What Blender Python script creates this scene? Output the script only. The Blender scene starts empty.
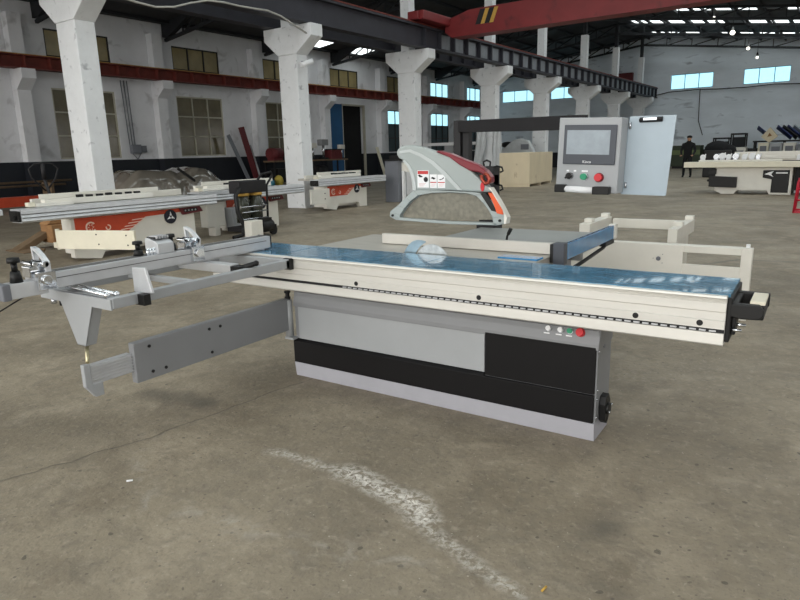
import bpy, bmesh, math, random
from mathutils import Vector, Matrix
random.seed(7)
C = bpy.context.scene
COL = C.collection
PI = math.pi
BA = math.radians(-1.75)          # the building's grid against the machine's grid

def b2w(x, y, z=0.0):
    c, s = math.cos(BA), math.sin(BA)
    return Vector((c*x - s*y, s*x + c*y, z))

# ------------------------------------------------------------------ materials
MATS = {}
def lin(c):
    return tuple(((v/255)/12.92 if v/255 <= .04045 else (((v/255)+.055)/1.055)**2.4) for v in c)
def mat(name, rgb, rough=.5, metal=0.0, var=.08, scale=6.0, bump=0.0, bscale=40.0, spec=.5, trans=0.0, alpha=1.0, stretch=None, coat=0.0, ior=1.45, dirt=None):
    """rgb in sRGB 0..255; colour varies by noise"""
    if name in MATS: return MATS[name]
    m = bpy.data.materials.new(name); m.use_nodes = True
    nt = m.node_tree; N = nt.nodes; L = nt.links
    b = N['Principled BSDF']
    b.inputs['Roughness'].default_value = rough
    b.inputs['Metallic'].default_value = metal
    b.inputs['Specular IOR Level'].default_value = spec
    b.inputs['Transmission Weight'].default_value = trans
    b.inputs['Alpha'].default_value = alpha
    b.inputs['Coat Weight'].default_value = coat
    b.inputs['IOR'].default_value = ior
    tc = N.new('ShaderNodeTexCoord'); mp = N.new('ShaderNodeMapping')
    L.new(tc.outputs['Object'], mp.inputs[0])
    if stretch: mp.inputs['Scale'].default_value = stretch
    n = N.new('ShaderNodeTexNoise'); n.inputs['Scale'].default_value = scale; n.inputs['Detail'].default_value = 5
    n.inputs['Roughness'].default_value = .6
    L.new(mp.outputs[0], n.inputs['Vector'])
    r = N.new('ShaderNodeValToRGB')
    c = lin(rgb)
    r.color_ramp.elements[0].position = .3; r.color_ramp.elements[1].position = .7
    r.color_ramp.elements[0].color = tuple(max(0, v*(1-var)) for v in c)+(1,)
    r.color_ramp.elements[1].color = tuple(min(1, v*(1+var)) for v in c)+(1,)
    L.new(n.outputs['Fac'], r.inputs[0])
    out = r.outputs[0]
    if dirt:
        n2 = N.new('ShaderNodeTexNoise'); n2.inputs['Scale'].default_value = dirt[1]; n2.inputs['Detail'].default_value = 8
        n2.inputs['Distortion'].default_value = .6
        L.new(mp.outputs[0], n2.inputs['Vector'])
        r2 = N.new('ShaderNodeValToRGB'); r2.color_ramp.elements[0].position = dirt[2]; r2.color_ramp.elements[1].position = dirt[2]+.12
        L.new(n2.outputs['Fac'], r2.inputs[0])
        mx = N.new('ShaderNodeMix'); mx.data_type = 'RGBA'
        L.new(r2.outputs[0], mx.inputs[0]); L.new(out, mx.inputs[6]); mx.inputs[7].default_value = lin(dirt[0])+(1,)
        out = mx.outputs[2]
    L.new(out, b.inputs['Base Color'])
    if bump:
        n3 = N.new('ShaderNodeTexNoise'); n3.inputs['Scale'].default_value = bscale; n3.inputs['Detail'].default_value = 4
        L.new(mp.outputs[0], n3.inputs['Vector'])
        bp = N.new('ShaderNodeBump'); bp.inputs['Strength'].default_value = bump; bp.inputs['Distance'].default_value = .02
        L.new(n3.outputs['Fac'], bp.inputs['Height']); L.new(bp.outputs[0], b.inputs['Normal'])
    MATS[name] = m
    return m
def emis(name, rgb, st):
    m = mat(name, rgb, .4)
    b = m.node_tree.nodes['Principled BSDF']
    b.inputs['Emission Color'].default_value = lin(rgb)+(1,); b.inputs['Emission Strength'].default_value = st
    return m

M = dict(
 alu=mat('brushed_aluminium', (216,214,208), .42, .35, .05, 3, .05, 60, stretch=(.4,8,8)),
 alu2=mat('mill_aluminium', (205,207,210), .42, .55, .08, 6),
 ripf=mat('pale_fence_aluminium', (206,203,196), .45, .3, .05, 4),
 alud=mat('groove_grey', (110,110,110), .5, .4),
 film=None,
 grey=mat('grey_enamel', (136,138,141), .45, 0, .04, 4, .02, 120),
 grey2=mat('light_grey_enamel', (162,165,168), .42, 0, .04, 4),
 greyd=mat('dark_grey_enamel', (112,115,122), .45, 0, .05, 4),
 plinth=mat('plinth_grey', (170,170,178), .5, 0, .05, 7),
 blackp=mat('black_sheet', (13,12,14), .5, 0, .12, 4, spec=.3),
 black=mat('black_plastic', (12,12,13), .5, 0, .2, 8),
 blacks=mat('black_steel_tube', (24,23,26), .6, 0, .2, 5),
 iron=mat('ground_cast_iron', (176,172,164), .5, .25, .07, 5, stretch=(1,4,1)),
 white=mat('white_enamel', (222,219,210), .45, 0, .04, 4),
 cream=mat('cream_enamel', (226,220,200), .48, 0, .04, 5),
 steel=mat('bright_steel', (200,203,208), .22, .9, .1, 12),
 chrome=mat('chrome', (225,228,232), .12, 1, .05, 10),
 blade=mat('blade_steel', (196,200,200), .28, .85, .22, 30),
 hood=mat('hood_grey_green', (160,168,167), .42, 0, .04, 4),
 hoodl=mat('hood_light_rim', (186,192,192), .4, 0, .03, 4),
 cover=mat('dusty_clear_cover', (158,154,140), .35, 0, .30, 34, trans=.5),
 redp=mat('red_plastic', (118,18,34), .35, 0, .1, 8, coat=.2),
 orange=mat('orange_plastic', (226,92,48), .4, 0, .06, 6),
 orangem=mat('orange_enamel', (196,72,40), .5, 0, .07, 5),
 red=mat('red_button', (200,30,40), .35, 0, .05, 6),
 green=mat('green_button', (20,140,100), .3, 0, .05, 6),
 wmark=mat('white_print', (235,236,238), .6, 0, .03, 5),
 rmark=mat('red_print', (190,60,60), .6, 0, .1, 50),
 kmark=mat('black_print', (25,25,28), .6, 0, .1, 50),
 screen=mat('film_covered_screen', (150,160,168), .22, 0, .1, 14, .05, 20),
 bezel=mat('hmi_bezel', (72,76,84), .45, 0, .05, 6),
 sheet=mat('clipboard_sheet', (166,180,190), .4, .1, .05, 5),
 wood=mat('plywood', (214,200,172), .7, 0, .07, 2, .1, 30, stretch=(1,1,.4), dirt=((120,84,50),3.2,.68)),
 woodd=mat('rough_wood', (150,112,74), .8, 0, .2, 8),
 plaster=mat('whitewashed_brick', (222,223,226), .85, 0, .07, .9, .25, 9, dirt=((190,190,192),1.3,.58)),
 plasterd=mat('pale_plaster', (176,178,180), .85, 0, .08, .8, .15, 8, dirt=((140,142,148),1.1,.6)),
 column=mat('whitewashed_concrete', (224,226,228), .8, 0, .05, 3, .25, 14, dirt=((172,174,178),5.5,.62)),
 farwall=mat('grey_rendered_wall', (216,224,231), .9, 0, .1, .35, .1, 3, stretch=(1,1,3.2), dirt=((158,165,174),.7,.6)),
 dado=mat('navy_dado_paint', (26,30,38), .6, 0, .12, 2),
 roof=mat('corrugated_roof_underside', (58,60,62), .8, 0, .25, 1.2),
 truss=mat('dark_steel_truss', (34,36,40), .7, 0, .2, 3),
 girder=mat('dark_painted_girder', (46,46,54), .6, 0, .2, 2),
 girdl=mat('girder_web_panel', (120,124,130), .6, 0, .15, 4),
 rust=mat('rust_red_steel', (104,44,36), .7, 0, .25, 3),
 crane=mat('crane_red', (118,36,38), .5, 0, .12, 1.5, dirt=((92,32,34),2,.62)),
 yellow=mat('worn_yellow', (190,150,70), .7, 0, .1, 9),
 olive=mat('olive_window_glass', (146,132,92), .18, 0, .2, 1.2, spec=.6),
 olived=mat('dark_olive_glass', (104,97,76), .15, 0, .25, 1.5, spec=.8),
 mull=mat('window_frame_dark', (44,42,40), .7, 0, .1, 4),
 mullw=mat('window_bar_pale', (178,174,158), .7, 0, .1, 4),
 dark=mat('doorway_shade_black', (22,22,24), .9, 0, .2, 2),
 bluedoor=mat('blue_door_paint', (34,84,128), .5, 0, .1, 2),
 cable=mat('pale_cable', (168,166,160), .6),
 dcable=mat('dark_cable', (30,30,32), .6),
 wrap=mat('plastic_wrap_film', (128,122,112), .14, 0, .14, 1.2, .25, 3, spec=.8, coat=1.0, dirt=((176,172,164),2.2,.60)),
 curtain=mat('translucent_dust_sheet', (192,196,198), .35, 0, .12, 3, .4, 6),
 khaki=mat('dusty_brown_steel', (112,92,70), .7, 0, .2, 5),
 skin=mat('skin', (196,150,122), .6),
 cloth=mat('black_workwear', (17,18,21), .9, 0, .3, 8),
 clear=mat('smoky_canister', (70,72,62), .15, 0, .25, 10, trans=.3),
 bluep=mat('blue_panel', (36,52,110), .5, 0, .1, 4),
 teal=mat('teal_cloth', (70,140,160), .8),
 maroon=mat('maroon_paint', (96,34,38), .6, 0, .2, 8),
 bulb=emis('lamp_glow', (250,246,232), 2.2),
 sky=emis('daylight_pane', (165,216,230), 1.1),
 skyr=emis('skylight_glow_panel', (222,230,230), 2.1),
)
# blue protective film : wrinkled, patchy
def film_mat():
    m = mat('blue_protective_film', (78,134,166), .2, .1, .25, 3, .35, 7, coat=.5, stretch=(1,2.5,1), dirt=((118,164,190),1.3,.55))
    return m
M['film'] = film_mat()
M['film2'] = mat('blue_rail_film', (46,124,176), .25, .1, .2, 6, .1, 12, coat=.5)

# ------------------------------------------------------------------ mesh builder
ORG = {}
class MB:
    def __init__(s): s.bm = bmesh.new(); s.mi = 0
    def _f(s, fs):
        for f in fs: f.material_index = s.mi
    def box(s, x0, x1, y0, y1, z0, z1):
        v = [s.bm.verts.new(p) for p in ((x0,y0,z0),(x1,y0,z0),(x1,y1,z0),(x0,y1,z0),(x0,y0,z1),(x1,y0,z1),(x1,y1,z1),(x0,y1,z1))]
        s._f([s.bm.faces.new([v[i] for i in q]) for q in ((3,2,1,0),(4,5,6,7),(0,1,5,4),(1,2,6,5),(2,3,7,6),(3,0,4,7))])
        return s
    def bar(s, p0, p1, w, h, up=(0,0,1)):
        """rectangular bar from p0 to p1; w across, h along up"""
        p0, p1 = Vector(p0), Vector(p1); d = (p1-p0).normalized(); u = Vector(up)
        a = d.cross(u)
        if a.length < 1e-4: a = d.cross(Vector((0,1,0)))
        a.normalize(); u = a.cross(d).normalized()
        v = []
        for p in (p0, p1):
            for i, j in ((-1,-1),(1,-1),(1,1),(-1,1)): v.append(s.bm.verts.new(p + a*(w/2*i) + u*(h/2*j)))
        s._f([s.bm.faces.new([v[i] for i in q]) for q in ((3,2,1,0),(4,5,6,7),(0,1,5,4),(1,2,6,5),(2,3,7,6),(3,0,4,7))])
        return s
    def tube(s, pts, r, n=10, r2=None, cap=True):
        pts = [Vector(p) for p in pts]; rings = []
        prev = None
        for i, p in enumerate(pts):
            d = (pts[min(i+1, len(pts)-1)] - pts[max(i-1, 0)]).normalized()
            if prev is None:
                a = d.cross(Vector((0,0,1)))
                if a.length < 1e-3: a = d.cross(Vector((0,1,0)))
            else: a = prev - d*prev.dot(d)
            a.normalize(); prev = a; b = d.cross(a)
            rr = r if r2 is None else r + (r2-r)*i/(len(pts)-1)
            if isinstance(r, (list, tuple)): rr = r[i]
            rings.append([s.bm.verts.new(p + a*math.cos(2*PI*k/n)*rr + b*math.sin(2*PI*k/n)*rr) for k in range(n)])
        fs = []
        for q in range(len(rings)-1):
            for k in range(n): 
                f = s.bm.faces.new((rings[q][k], rings[q][(k+1)%n], rings[q+1][(k+1)%n], rings[q+1][k])); f.smooth = True; fs.append(f)
        if cap: fs += [s.bm.faces.new(rings[0][::-1]), s.bm.faces.new(rings[-1])]
        s._f(fs); return s
    def disc(s, c, axis, r, t, n=24):
        c = Vector(c); a = Vector(axis).normalized()
        return s.tube([c - a*t/2, c + a*t/2], r, n)
    def prism(s, poly, axis, a0, a1):
        """poly: 2D points in the plane normal to axis (x:(y,z) y:(x,z) z:(x,y)), extruded a0..a1"""
        def P(p, a):
            return {'x': (a, p[0], p[1]), 'y': (p[0], a, p[1]), 'z': (p[0], p[1], a)}[axis]
        v0 = [s.bm.verts.new(P(p, a0)) for p in poly]; v1 = [s.bm.verts.new(P(p, a1)) for p in poly]; n = len(poly)
        fs = [s.bm.faces.new(v0), s.bm.faces.new(v1[::-1])]
        for i in range(n): fs.append(s.bm.faces.new((v0[i], v1[i], v1[(i+1)%n], v0[(i+1)%n])))
        s._f(fs); return s
    def ring(s, outer, inner, axis, a0, a1):
        """strip between two equal-length open polylines, extruded (a rim)"""
        def P(p, a):
            return {'x': (a, p[0], p[1]), 'y': (p[0], a, p[1]), 'z': (p[0], p[1], a)}[axis]
        fs = []
        for i in range(len(outer)-1):
            q = [outer[i], outer[i+1], inner[i+1], inner[i]]
            v0 = [s.bm.verts.new(P(p, a0)) for p in q]; v1 = [s.bm.verts.new(P(p, a1)) for p in q]
            fs += [s.bm.faces.new(v0), s.bm.faces.new(v1[::-1])]
            for k in range(4): fs.append(s.bm.faces.new((v0[k], v1[k], v1[(k+1)%4], v0[(k+1)%4])))
        s._f(fs); return s
    def sphere(s, c, r, n=12, sc=(1,1,1)):
        mt = Matrix.Translation(Vector(c)) @ Matrix.Diagonal((sc[0], sc[1], sc[2], 1))
        g = bmesh.ops.create_uvsphere(s.bm, u_segments=n, v_segments=max(6, n//2), radius=r, matrix=mt)
        fs = set(f for v in g['verts'] for f in v.link_faces)
        for f in fs: f.smooth = True
        s._f(fs); return s
    def set(s, i): s.mi = i; return s
    def build(s, name, mats, parent=None, bevel=0.0, **k):
        if not isinstance(mats, (list, tuple)): mats = [mats]
        bmesh.ops.recalc_face_normals(s.bm, faces=s.bm.faces)
        me = bpy.data.meshes.new(name); 
        org = ORG.get(parent.name, (0,0,0)) if parent is not None else k.get('org', (0,0,0))
        bmesh.ops.translate(s.bm, verts=s.bm.verts, vec=-Vector(org))
        s.bm.to_mesh(me); s.bm.free()
        for m in mats: me.materials.append(m)
        o = bpy.data.objects.new(name, me); COL.objects.link(o)
        if parent is not None:
            o.parent = parent; ORG[o.name] = org
        else:
            fr = k.get('frame', 'M'); ORG[o.name] = tuple(org)
            if fr == 'B':
                o.location = b2w(*org); o.rotation_euler = (0,0,BA+k.get('rz',0))
            else: o.location = Vector(org); o.rotation_euler = (0,0,k.get('rz',0))
        if bevel:
            b = o.modifiers.new('bevel', 'BEVEL'); b.width = bevel; b.segments = 2; b.limit_method = 'ANGLE'; b.angle_limit = .7
        return o
def tag(o, label=None, cat=None, group=None, kind=None):
    if label: o['label'] = label
    if cat: o['category'] = cat
    if group: o['group'] = group
    if kind: o['kind'] = kind
    return o
def thing(name, label, cat, org=(0,0,0), frame='B', rz=None, group=None):
    """rz None: children are written in frame coordinates; else in local coordinates, turned by rz"""
    o = bpy.data.objects.new(name, None); COL.objects.link(o); o.empty_display_size = .2
    org = tuple(org) if len(org) == 3 else tuple(org)+(0,)
    if frame == 'B': o.location = b2w(*org); o.rotation_euler = (0,0,BA+(rz or 0))
    else: o.location = org; o.rotation_euler = (0,0,(rz or 0))
    ORG[o.name] = org if rz is None else (0,0,0)
    return tag(o, label, cat, group)
def struct(name, mb, mats, frame='B', **k):
    return tag(mb.build(name, mats, frame=frame, **k), kind='structure')
def copy_tree(o, parent=None):
    c = o.copy(); COL.objects.link(c)
    if parent is not None: c.parent = parent
    for ch in list(o.children): copy_tree(ch, c)
    return c
def arc(cx, cz, r, a0, a1, n=16, ry=None):
    ry = ry or r
    return [(cx + r*math.cos(math.radians(a0+(a1-a0)*i/n)), cz + ry*math.sin(math.radians(a0+(a1-a0)*i/n))) for i in range(n+1)]

# ================================================================== SETTING
# ---- floor
def floor_mat():
    m = bpy.data.materials.new('worn_concrete_floor'); m.use_nodes = True
    nt = m.node_tree; N = nt.nodes; L = nt.links; b = N['Principled BSDF']
    g = N.new('ShaderNodeNewGeometry'); pos = g.outputs['Position']
    def noise(sc, det=6, dist=0, rough=.6, vec=None):
        n = N.new('ShaderNodeTexNoise'); n.inputs['Scale'].default_value = sc; n.inputs['Detail'].default_value = det
        n.inputs['Distortion'].default_value = dist; n.inputs['Roughness'].default_value = rough
        L.new(vec or pos, n.inputs['Vector']); return n.outputs['Fac']
    def math_(op, a, b_=None, clamp=False):
        n = N.new('ShaderNodeMath'); n.operation = op; n.use_clamp = clamp
        for i, v in enumerate((a, b_)):
            if v is None: continue
            if isinstance(v, (int, float)): n.inputs[i].default_value = v
            else: L.new(v, n.inputs[i])
        return n.outputs[0]
    def ramp(f, p0, p1):
        n = N.new('ShaderNodeMapRange'); n.inputs[1].default_value = p0; n.inputs[2].default_value = p1
        L.new(f, n.inputs[0]); return n.outputs[0]
    def mix(f, a, c):
        n = N.new('ShaderNodeMix'); n.data_type = 'RGBA'
        if isinstance(f, float): n.inputs[0].default_value = f
        else: L.new(f, n.inputs[0])
        for i, v in ((6, a), (7, c)):
            if isinstance(v, tuple): n.inputs[i].default_value = v
            else: L.new(v, n.inputs[i])
        return n.outputs[2]
    # position jittered for crooked cracks
    nz = N.new('ShaderNodeTexNoise'); nz.inputs['Scale'].default_value = 3.5; nz.inputs['Detail'].default_value = 6
    L.new(pos, nz.inputs['Vector'])
    vm = N.new('ShaderNodeVectorMath'); vm.operation = 'SUBTRACT'; L.new(nz.outputs['Color'], vm.inputs[0]); vm.inputs[1].default_value = (.5,.5,.5)
    vs = N.new('ShaderNodeVectorMath'); vs.operation = 'SCALE'; L.new(vm.outputs[0], vs.inputs[0]); vs.inputs['Scale'].default_value = .16
    va = N.new('ShaderNodeVectorMath'); va.operation = 'ADD'; L.new(pos, va.inputs[0]); L.new(vs.outputs[0], va.inputs[1])
    fl = N.new('ShaderNodeVectorMath'); fl.operation = 'MULTIPLY'; L.new(va.outputs[0], fl.inputs[0]); fl.inputs[1].default_value = (1,1,0)
    jp = fl.outputs[0]
    def seg(a, c):
        ax, ay = a; dx, dy = c[0]-a[0], c[1]-a[1]; l2 = dx*dx+dy*dy
        s1 = N.new('ShaderNodeVectorMath'); s1.operation = 'SUBTRACT'; L.new(jp, s1.inputs[0]); s1.inputs[1].default_value = (ax, ay, 0)
        dt = N.new('ShaderNodeVectorMath'); dt.operation = 'DOT_PRODUCT'; L.new(s1.outputs[0], dt.inputs[0]); dt.inputs[1].default_value = (dx/l2, dy/l2, 0)
        t = math_('MULTIPLY', dt.outputs['Value'], 1.0, True)
        pr = N.new('ShaderNodeVectorMath'); pr.operation = 'SCALE'; pr.inputs[0].default_value = (dx, dy, 0); L.new(t, pr.inputs['Scale'])
        df = N.new('ShaderNodeVectorMath'); df.operation = 'DISTANCE'; L.new(s1.outputs[0], df.inputs[0]); L.new(pr.outputs[0], df.inputs[1])
        return df.outputs['Value']
    def poly(pts):
        d = None
        for i in range(len(pts)-1):
            e = seg(pts[i], pts[i+1]); d = e if d is None else math_('MINIMUM', d, e)
        return d
    base = mix(ramp(noise(.7, 9, .5), .34, .64), (.186,.154,.108,1), (.316,.267,.194,1))
    base = mix(math_('MULTIPLY', ramp(noise(2.3, 8, .8), .5, .72), .5), base, (.45,.38,.285,1))
    base = mix(math_('MULTIPLY', ramp(noise(1.5, 8, 1.0), .52, .7), .6), base, (.145,.115,.078,1))
    base = mix(math_('MULTIPLY', ramp(noise(9, 8, .6), .46, .70), .5), base, (.14,.122,.095,1))
    base = mix(math_('MULTIPLY', ramp(noise(26, 6, .5), .54, .74), .38), base, (.50,.43,.34,1))
    base = mix(math_('MULTIPLY', ramp(noise(60, 5, .2), .54, .74), .45), base, (.09,.072,.052,1))
    # small dark pits
    for vsc, thr, st_, colr in ((9, .085, .65, (.06,.05,.04,1)), (21, .13, .55, (.075,.062,.05,1)), (34, .10, .5, (.62,.58,.50,1))):
        vo = N.new('ShaderNodeTexVoronoi'); vo.inputs['Scale'].default_value = vsc
        sh_ = N.new('ShaderNodeVectorMath'); sh_.operation = 'ADD'; L.new(jp, sh_.inputs[0]); sh_.inputs[1].default_value = (vsc*.37, vsc*.11, 0)
        L.new(sh_.outputs[0], vo.inputs['Vector'])
        sp_ = N.new('ShaderNodeSeparateColor'); L.new(vo.outputs['Color'], sp_.inputs[0])
        keep = math_('GREATER_THAN', sp_.outputs[0], .45 if vsc < 30 else .8)
        hit = math_('MULTIPLY', math_('LESS_THAN', vo.outputs['Distance'], thr), keep)
        base = mix(math_('MULTIPLY', hit, st_), base, colr)
    # dark slab joints and cracks
    j = poly([(-3.35,.7), (-3.0,1.76), (-2.87,2.5), (-2.2,8.0)])
    base = mix(math_('MULTIPLY', ramp(j, .012, .003), .36), base, (.05,.045,.04,1))
    j2 = math_('MINIMUM', poly([(-9,6.1),(-2.9,5.94),(-1.55,8.2),(-.8,9.4),(4,10)]), poly([(-9,14),(0,13.6),(5,14)]))
    base = mix(math_('MULTIPLY', ramp(j2, .05, .02), .5), base, (.10,.092,.08,1))
    # chalky white scuff
    w = poly([(-2.25,2.13),(-1.77,2.17),(-1.33,2.08),(-1.22,2.0),(-1.0,1.86),(-.72,1.78)])
    wide = poly([(-1.75,2.17),(-1.33,2.08),(-1.25,2.03)])
    w = math_('MINIMUM', math_('ADD', w, .045), wide)
    wn = noise(34, 8, .6, .75)
    wf = math_('MULTIPLY', ramp(w, .10, .0), ramp(wn, .44, .56), True)
    pale = poly([(-3.0,1.9),(-2.384,1.50),(-1.6,1.60),(-1.1,1.77)])
    base = mix(math_('MULTIPLY', math_('MULTIPLY', ramp(pale, .09, .0), ramp(noise(9, 6, 1.0), .48, .66), True), .4), base, (.55,.50,.43,1))
    base = mix(math_('MULTIPLY', wf, .95), base, (.80,.76,.70,1))
    w2 = poly([(-2.0,3.9),(-1.2,4.0),(-.5,4.6)])
    base = mix(math_('MULTIPLY', math_('MULTIPLY', ramp(w2, .35, .0), ramp(wn, .5, .66), True), .35), base, (.5,.46,.42,1))
    # oil stains
    st = math_('MINIMUM', seg((-.60,2.32),(-.58,2.34)), seg((-3.55,2.35),(-3.1,2.4)))
    base = mix(math_('MULTIPLY', ramp(st, .13, .03), .5), base, (.05,.045,.038,1))
    L.new(base, b.inputs['Base Color'])
    rr = N.new('ShaderNodeMapRange'); L.new(noise(1.8, 5), rr.inputs[0]); rr.inputs[3].default_value = .42; rr.inputs[4].default_value = .75
    L.new(rr.outputs[0], b.inputs['Roughness'])
    bp = N.new('ShaderNodeBump'); bp.inputs['Strength'].default_value = .6; bp.inputs['Distance'].default_value = .012
    hh = math_('SUBTRACT', math_('ADD', noise(28, 6), noise(4, 5)), math_('MULTIPLY', ramp(j, .015, .003), 1.2))
    L.new(hh, bp.inputs['Height']); L.new(bp.outputs[0], b.inputs['Normal'])
    return m
f = MB(); f.box(-27.2, 14, -10, 52, -.3, 0)
struct('floor', f, floor_mat())

# ---- left wall with its windows; bays every ~5.9 m
WX = -26.8
bays = [1.9, 7.85, 13.85, 19.75, 25.5, 31.0, 36.95, 42.5, 47.9]
def wall_with_holes(name, x0, x1, ylo, yhi, zhi, holes, mats):
    """wall slab normal to x, rectangular holes (y0,y1,z0,z1) cut by tiling"""
    ys = sorted(set([ylo, yhi] + [h[0] for h in holes] + [h[1] for h in holes]))
    zs = sorted(set([0, 1.5, zhi] + [h[2] for h in holes] + [h[3] for h in holes]))
    mb = MB()
    for i in range(len(ys)-1):
        k = 0
        while k < len(zs)-1:
            cy, cz = (ys[i]+ys[i+1])/2, (zs[k]+zs[k+1])/2
            if not any(h[0] < cy < h[1] and h[2] < cz < h[3] for h in holes):
                mb.set(1 if cz < 1.5 else 0); mb.box(x0, x1, ys[i], ys[i+1], zs[k], zs[k+1])
            k += 1
    return struct(name, mb, mats)
holes = []
for i, y in enumerate(bays):
    if i != 5: holes.append((y, y+2.75, 1.58, 4.4))
    else: holes.append((y-.1, y+3.3, 0, 4.58))
    holes.append((y, y+2.75, 5.6, 6.66))
wall_with_holes('wall_left', WX-.35, WX, -6, 51.3, 7.75, holes, [M['plaster'], M['dado']])
nwin = 0
def window_x(y0, y1, z0, z1, cols, rows, pane, bar):
    global nwin; nwin += 1
    mb = MB(); X = WX-.06
    mb.box(X-.05, X+.02, y0, y0+.06, z0, z1); mb.box(X-.05, X+.02, y1-.06, y1, z0, z1)
    mb.box(X-.05, X+.02, y0, y1, z0, z0+.06); mb.box(X-.05, X+.02, y0, y1, z1-.06, z1)
    for c in range(1, cols): yy = y0+(y1-y0)*c/cols; mb.box(X-.05, X+.03, yy-.03, yy+.03, z0, z1)
    for r in range(1, rows): zz = z0+(z1-z0)*r/rows; mb.box(X-.05, X+.03, y0, y1, zz-.03, zz+.03)
    w = struct('window_%d' % nwin, mb, bar)
    mb = MB()
    for r in range(rows):
        for c in range(cols):
            ya, yb = y0+(y1-y0)*c/cols, y0+(y1-y0)*(c+1)/cols; za, zb = z0+(z1-z0)*r/rows, z0+(z1-z0)*(r+1)/rows
            mb.set(0 if not isinstance(pane, list) else (1 if r == rows-1 else 0))
            mb.box(X-.04, X-.02, ya, yb, za, zb)
    mb.build('pane', pane if isinstance(pane, list) else [pane], w)
for i, y in enumerate(bays):
    bright = i >= 6
    if i != 5:
        window_x(y, y+2.75, 1.58, 4.4, 3, 3, [mat('dim_daylight_pane',(70,84,88),.2,0,.1,1), M['sky']] if bright else M['olived'], M['mull'] if bright else M['mullw'])
    window_x(y, y+2.75, 5.6, 6.66, 3, 1, M['sky'] if i >= 7 else M['olive'], M['mull'])
# doorway in bay 5
mb = MB(); mb.box(WX-.5, WX-.36, 30.5, 34.6, 0, 4.7); struct('wall_doorway_dark', mb, M['dark']).name = 'wall_doorway_shade'  # near-black slab, its colour stands in for the shade of the room beyond
mb = MB()
mb.box(WX+.02, WX+.10, 30.75, 31.9, .02, 4.56); mb.box(WX+.10, WX+.13, 31.7, 31.78, 1.6, 2.1)
d = struct('door_1', mb, M['bluedoor'])
mb = MB(); mb.box(WX-.1, WX+.04, 31.92, 32.05, 0, 4.58); mb.box(WX-.1, WX+.04, 34.2, 34.32, 0, 4.58); mb.box(WX-.1, WX+.04, 31.92, 34.32, 4.5, 4.6)
struct('trim_1', mb, M['mullw'])
# pilasters (part of the wall) with small corbels
for k, y in enumerate([.4, 6.4, 12.35, 18.45, 24.4, 29.9, 35.6, 41.4, 47.0]):
    mb = MB(); mb.set(1).box(WX, WX+.42, y, y+.5, 0, 1.5); mb.set(0).box(WX, WX+.42, y, y+.5, 1.5, 7.0)
    mb.prism([(WX+.42, 4.95), (WX+.95, 4.95), (WX+.95, 4.6), (WX+.42, 4.2)], 'y', y-.02, y+.52)
    struct('trim_%d' % (k+2), mb, [M['plaster'], M['dado']])
# wall-side crane rail, rust red with ribs
mb = MB()
mb.box(WX+.62, WX+.68, -6, 51, 5.0, 5.42); mb.box(WX+.45, WX+.92, -6, 51, 4.95, 5.0); mb.box(WX+.45, WX+.92, -6, 51, 5.40, 5.44)
y = -5.5
while y < 51:
    mb.box(WX+.68, WX+.90, y, y+.05, 5.0, 5.4); y += .95
mb.set(1).box(WX+.62, WX+.70, -6, 51, 5.44, 5.50)
struct('trim_wall_crane_rail', mb, [M['rust'], M['yellow']])

# ---- far wall
fw = MB()
FY = 51.0
fh = [(-24.9,-21.6,5.4,6.3), (-20.6,-17.3,5.4,6.3), (-11.42,-8.62,5.48,6.5), (-6.7,-3.95,5.48,6.5)]
xs = sorted(set([-27.15, 3.6] + [h[0] for h in fh] + [h[1] for h in fh])); zs = [0, 1.2, 5.4, 5.48, 6.3, 6.5, 9.4]
for i in range(len(xs)-1):
    for k in range(len(zs)-1):
        cx, cz = (xs[i]+xs[i+1])/2, (zs[k]+zs[k+1])/2
        if not any(h[0] < cx < h[1] and h[2] < cz < h[3] for h in fh):
            fw.set(1 if cz < 1.2 else 0).box(xs[i], xs[i+1], FY, FY+.35, zs[k], zs[k+1])
struct('wall_far', fw, [M['farwall'], M['dado']])
for x0, x1, z0, z1 in fh:
    nwin += 1
    mb = MB()
    for c in range(4):
        xx = x0+(x1-x0)*c/3; mb.box(xx-.025, xx+.025, FY+.04, FY+.10, z0, z1)
    mb.box(x0, x1, FY+.04, FY+.10, z0, z0+.04); mb.box(x0, x1, FY+.04, FY+.10, z1-.04, z1)
    w = struct('window_%d' % nwin, mb, mat('window_frame_blue', (110,160,180), .6))
    mb = MB(); mb.box(x0, x1, FY+.06, FY+.08, z0, z1); mb.build('pane', M['sky'], w)

# ---- right wall, just outside the picture, tall windows
mb = MB(); RWX = 3.3
segs = [(-6+6*k, -6+6*k+3.2) for k in range(10)]
for (a, b) in segs:
    mb.set(0).box(RWX, RWX+.35, a, b, 0, 7.6); mb.box(RWX, RWX+.35, b, b+2.8, 0, 1.4); mb.box(RWX, RWX+.35, b, b+2.8, 4.4, 7.6)
struct('wall_right', mb, M['plaster'])

# ---- roof : ridge above the column row
RX = -13.1
def rz(x): return 9.25 - .125*abs(x-RX)
mb = MB()
def slab(xa, xb, ya, yb):
    mb.prism([(xa, rz(xa)), (xb, rz(xb)), (xb, rz(xb)+.12), (xa, rz(xa)+.12)], 'y', ya, yb)
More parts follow.
